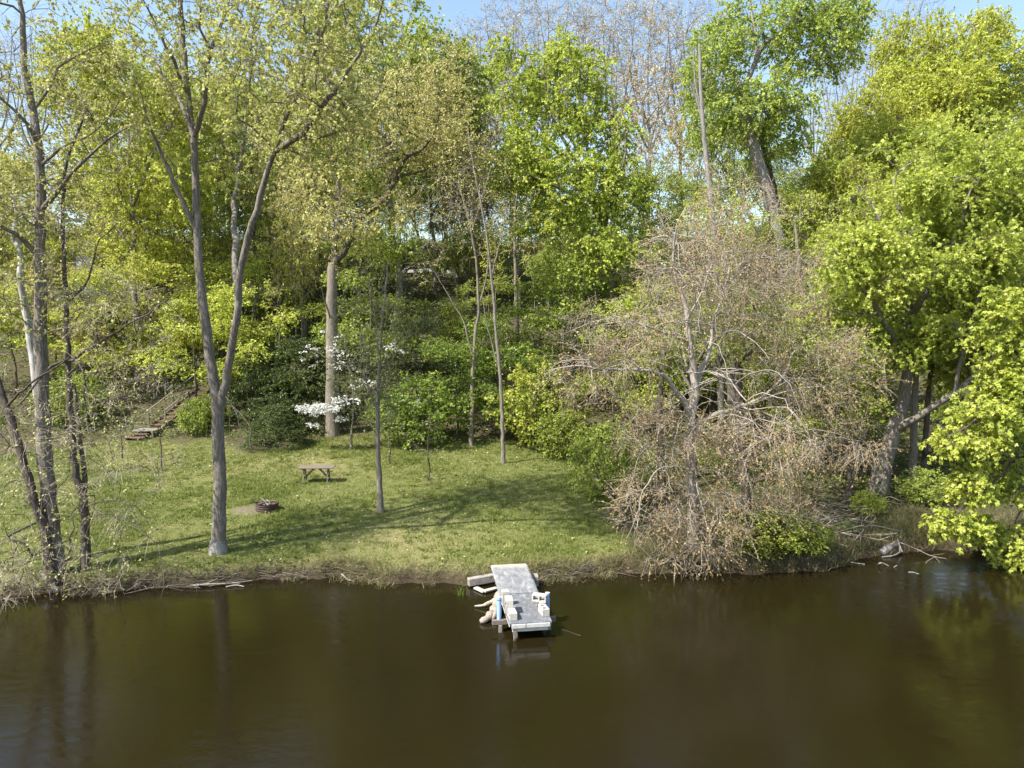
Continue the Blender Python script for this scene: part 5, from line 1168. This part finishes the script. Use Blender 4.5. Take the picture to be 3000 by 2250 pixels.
# ---- houses on the hilltop
def house(name, label, px, Y_, w, d, hw, hr, wall, zoff, windows, chimney=None, rz=0):
    c = P(px, 600, Y_); z = hz(c[0], Y_)+zoff
    o = thing(name, label, 'house', (c[0], Y_, z), rz)
    g = Geo(); g.box((0,0,hw/2-1), (w,d,hw+2), None, 0, .0)
    g.add([(-w/2,-d/2,hw),(w/2,-d/2,hw),(0,-d/2,hw+hr),(-w/2,d/2,hw),(w/2,d/2,hw),(0,d/2,hw+hr)], [[0,1,2],[4,3,5]]); g.build('wall', wall, o)
    g = Geo(); e = .4; sl = hr/(w/2)
    for s_ in (-1, 1):
        a1 = np.array([s_*(w/2+e), -d/2-e, hw-e*sl+.05]); a2 = np.array([0, -d/2-e, hw+hr+.05]); off = np.array([0, d+2*e, 0]); up = np.array([0,0,.18])
        v = [a1, a2, a2+off, a1+off, a1+up, a2+up, a2+off+up, a1+off+up]
        g.add(v, [[0,1,2,3],[4,7,6,5],[0,4,5,1],[1,5,6,2],[2,6,7,3],[3,7,4,0]])
    rf = g.build('roof', ROOFM, o)
    if chimney:
        g = Geo(); g.box((chimney[0], chimney[1], chimney[2]/2+hw*.4), (chimney[3], chimney[3], chimney[2]+hw*.8), None, 0, .02)
        g.box((chimney[0], chimney[1], chimney[2]+hw*.8+.05), (chimney[3]+.14, chimney[3]+.14, .1), None, 0, .02); g.build('chimney', WHITEP, rf)
    for wx, wz, ww, wh in windows:
        g = Geo(); t_ = .16
        for a_, s_ in (((wx-ww/2, wz), (t_, wh+t_)), ((wx+ww/2, wz), (t_, wh+t_))): g.box((a_[0], -d/2-.05, a_[1]), (s_[0], .1, s_[1]))
        for a_, s_ in (((wx, wz+wh/2), (ww-t_, t_)), ((wx, wz-wh/2), (ww-t_, t_)), ((wx, wz), (ww-t_, .06))): g.box((a_[0], -d/2-.047, a_[1]), (s_[0], .094, s_[1]))
        wn = g.build('window', WHITEP, o); g = Geo(); g.box((wx, -d/2-.01, wz), (ww-t_, .02, wh-t_)); g.build('pane', GLASS, wn)
    return o
house('brick_house', 'brick house with a white framed window up the slope behind the budding twigs', 1660, 76, 9, 8, 3.3, 1.7, BRICK, -1.9, [(-.55,1.55,1.25,1.55),(2.6,1.55,1.1,1.5)])
house('grey_house', 'grey sided house with a tall white chimney among the olive trees on the hill', 235, 70, 9, 8, 3.0, 1.7, SIDING, -.5, [(1.5,1.5,1.2,1.2),(3.2,1.5,1.1,1.2)], (-2.45,-4.5,3.4,.85))
# ---- pale rail along the road on the slope
a_ = P(862,612,75.); b_ = P(990,611,75.)
o = thing('guard_rail', 'pale metal guard rail along the road high on the slope', 'guard rail', (a_[0], 75, hz(a_[0],75)))
q = [(0, 0, hz(a_[0],75)+.55), ((b_-a_)[0]/2, 0, hz((a_+b_)[0]/2,75)+.55), ((b_-a_)[0], 0, hz(b_[0],75)+.55)]
q = [np.array(p_)-np.array([0,0,hz(a_[0],75)]) for p_ in q]
g = Geo(); g.beam(q[0], q[1], .06, .30); g.beam(q[1], q[2], .06, .30); g.build('rail', GALV, o)
for k in range(5):
    u = k/4; p_ = q[0]*(1-u)+q[2]*u; g = Geo(); g.beam((p_[0],.1,p_[2]-1.0), (p_[0],.1,p_[2]+.12), .12, .12, 0, .01, (0,1,0)); g.build('post', GREYWOOD, o)

# ================================================================== CAMERA, LIGHT, RENDER
cam = bpy.data.cameras.new('camera'); co = bpy.data.objects.new('camera', cam); COL.objects.link(co)
cam.sensor_width = 36; cam.lens = 36*FPX/3000; cam.clip_end = 2000; cam.clip_start = .2
co.location = (0,0,CAM_H); co.rotation_euler = (R(90)-PITCH, 0, 0); scene.camera = co
SUN_AZ = R(236); SUN_EL = R(50)
sd = Vector((math.sin(SUN_AZ)*math.cos(SUN_EL), math.cos(SUN_AZ)*math.cos(SUN_EL), math.sin(SUN_EL)))
sun = bpy.data.lights.new('sun', 'SUN'); sun.energy = 5.0; sun.angle = R(.53); sun.color = (1,.955,.88)
so = bpy.data.objects.new('sun', sun); COL.objects.link(so); so.rotation_euler = (-sd).to_track_quat('-Z', 'Y').to_euler(); so.location = (-40,-40,60)
w = bpy.data.worlds.new('World'); scene.world = w; w.use_nodes = True; nt = w.node_tree
sky = nt.nodes.new('ShaderNodeTexSky'); sky.sky_type = 'NISHITA'; sky.sun_disc = False; sky.sun_elevation = SUN_EL; sky.sun_rotation = SUN_AZ; sky.dust_density = 1.5; sky.air_density = 1.4; sky.ozone_density = 1.5
nt.links.new(sky.outputs[0], nt.nodes['Background'].inputs[0]); nt.nodes['Background'].inputs[1].default_value = .13
vs = scene.view_settings; vs.view_transform = 'Standard'; vs.look = 'None'; vs.gamma = 1; vs.exposure = 1.04
scene.cycles.max_bounces = 6; scene.cycles.diffuse_bounces = 4; scene.cycles.glossy_bounces = 3; scene.cycles.transmission_bounces = 4; scene.cycles.transparent_max_bounces = 4
scene.cycles.caustics_reflective = False; scene.cycles.caustics_refractive = False; scene.cycles.sample_clamp_indirect = 8
scene.cycles.use_denoising = True
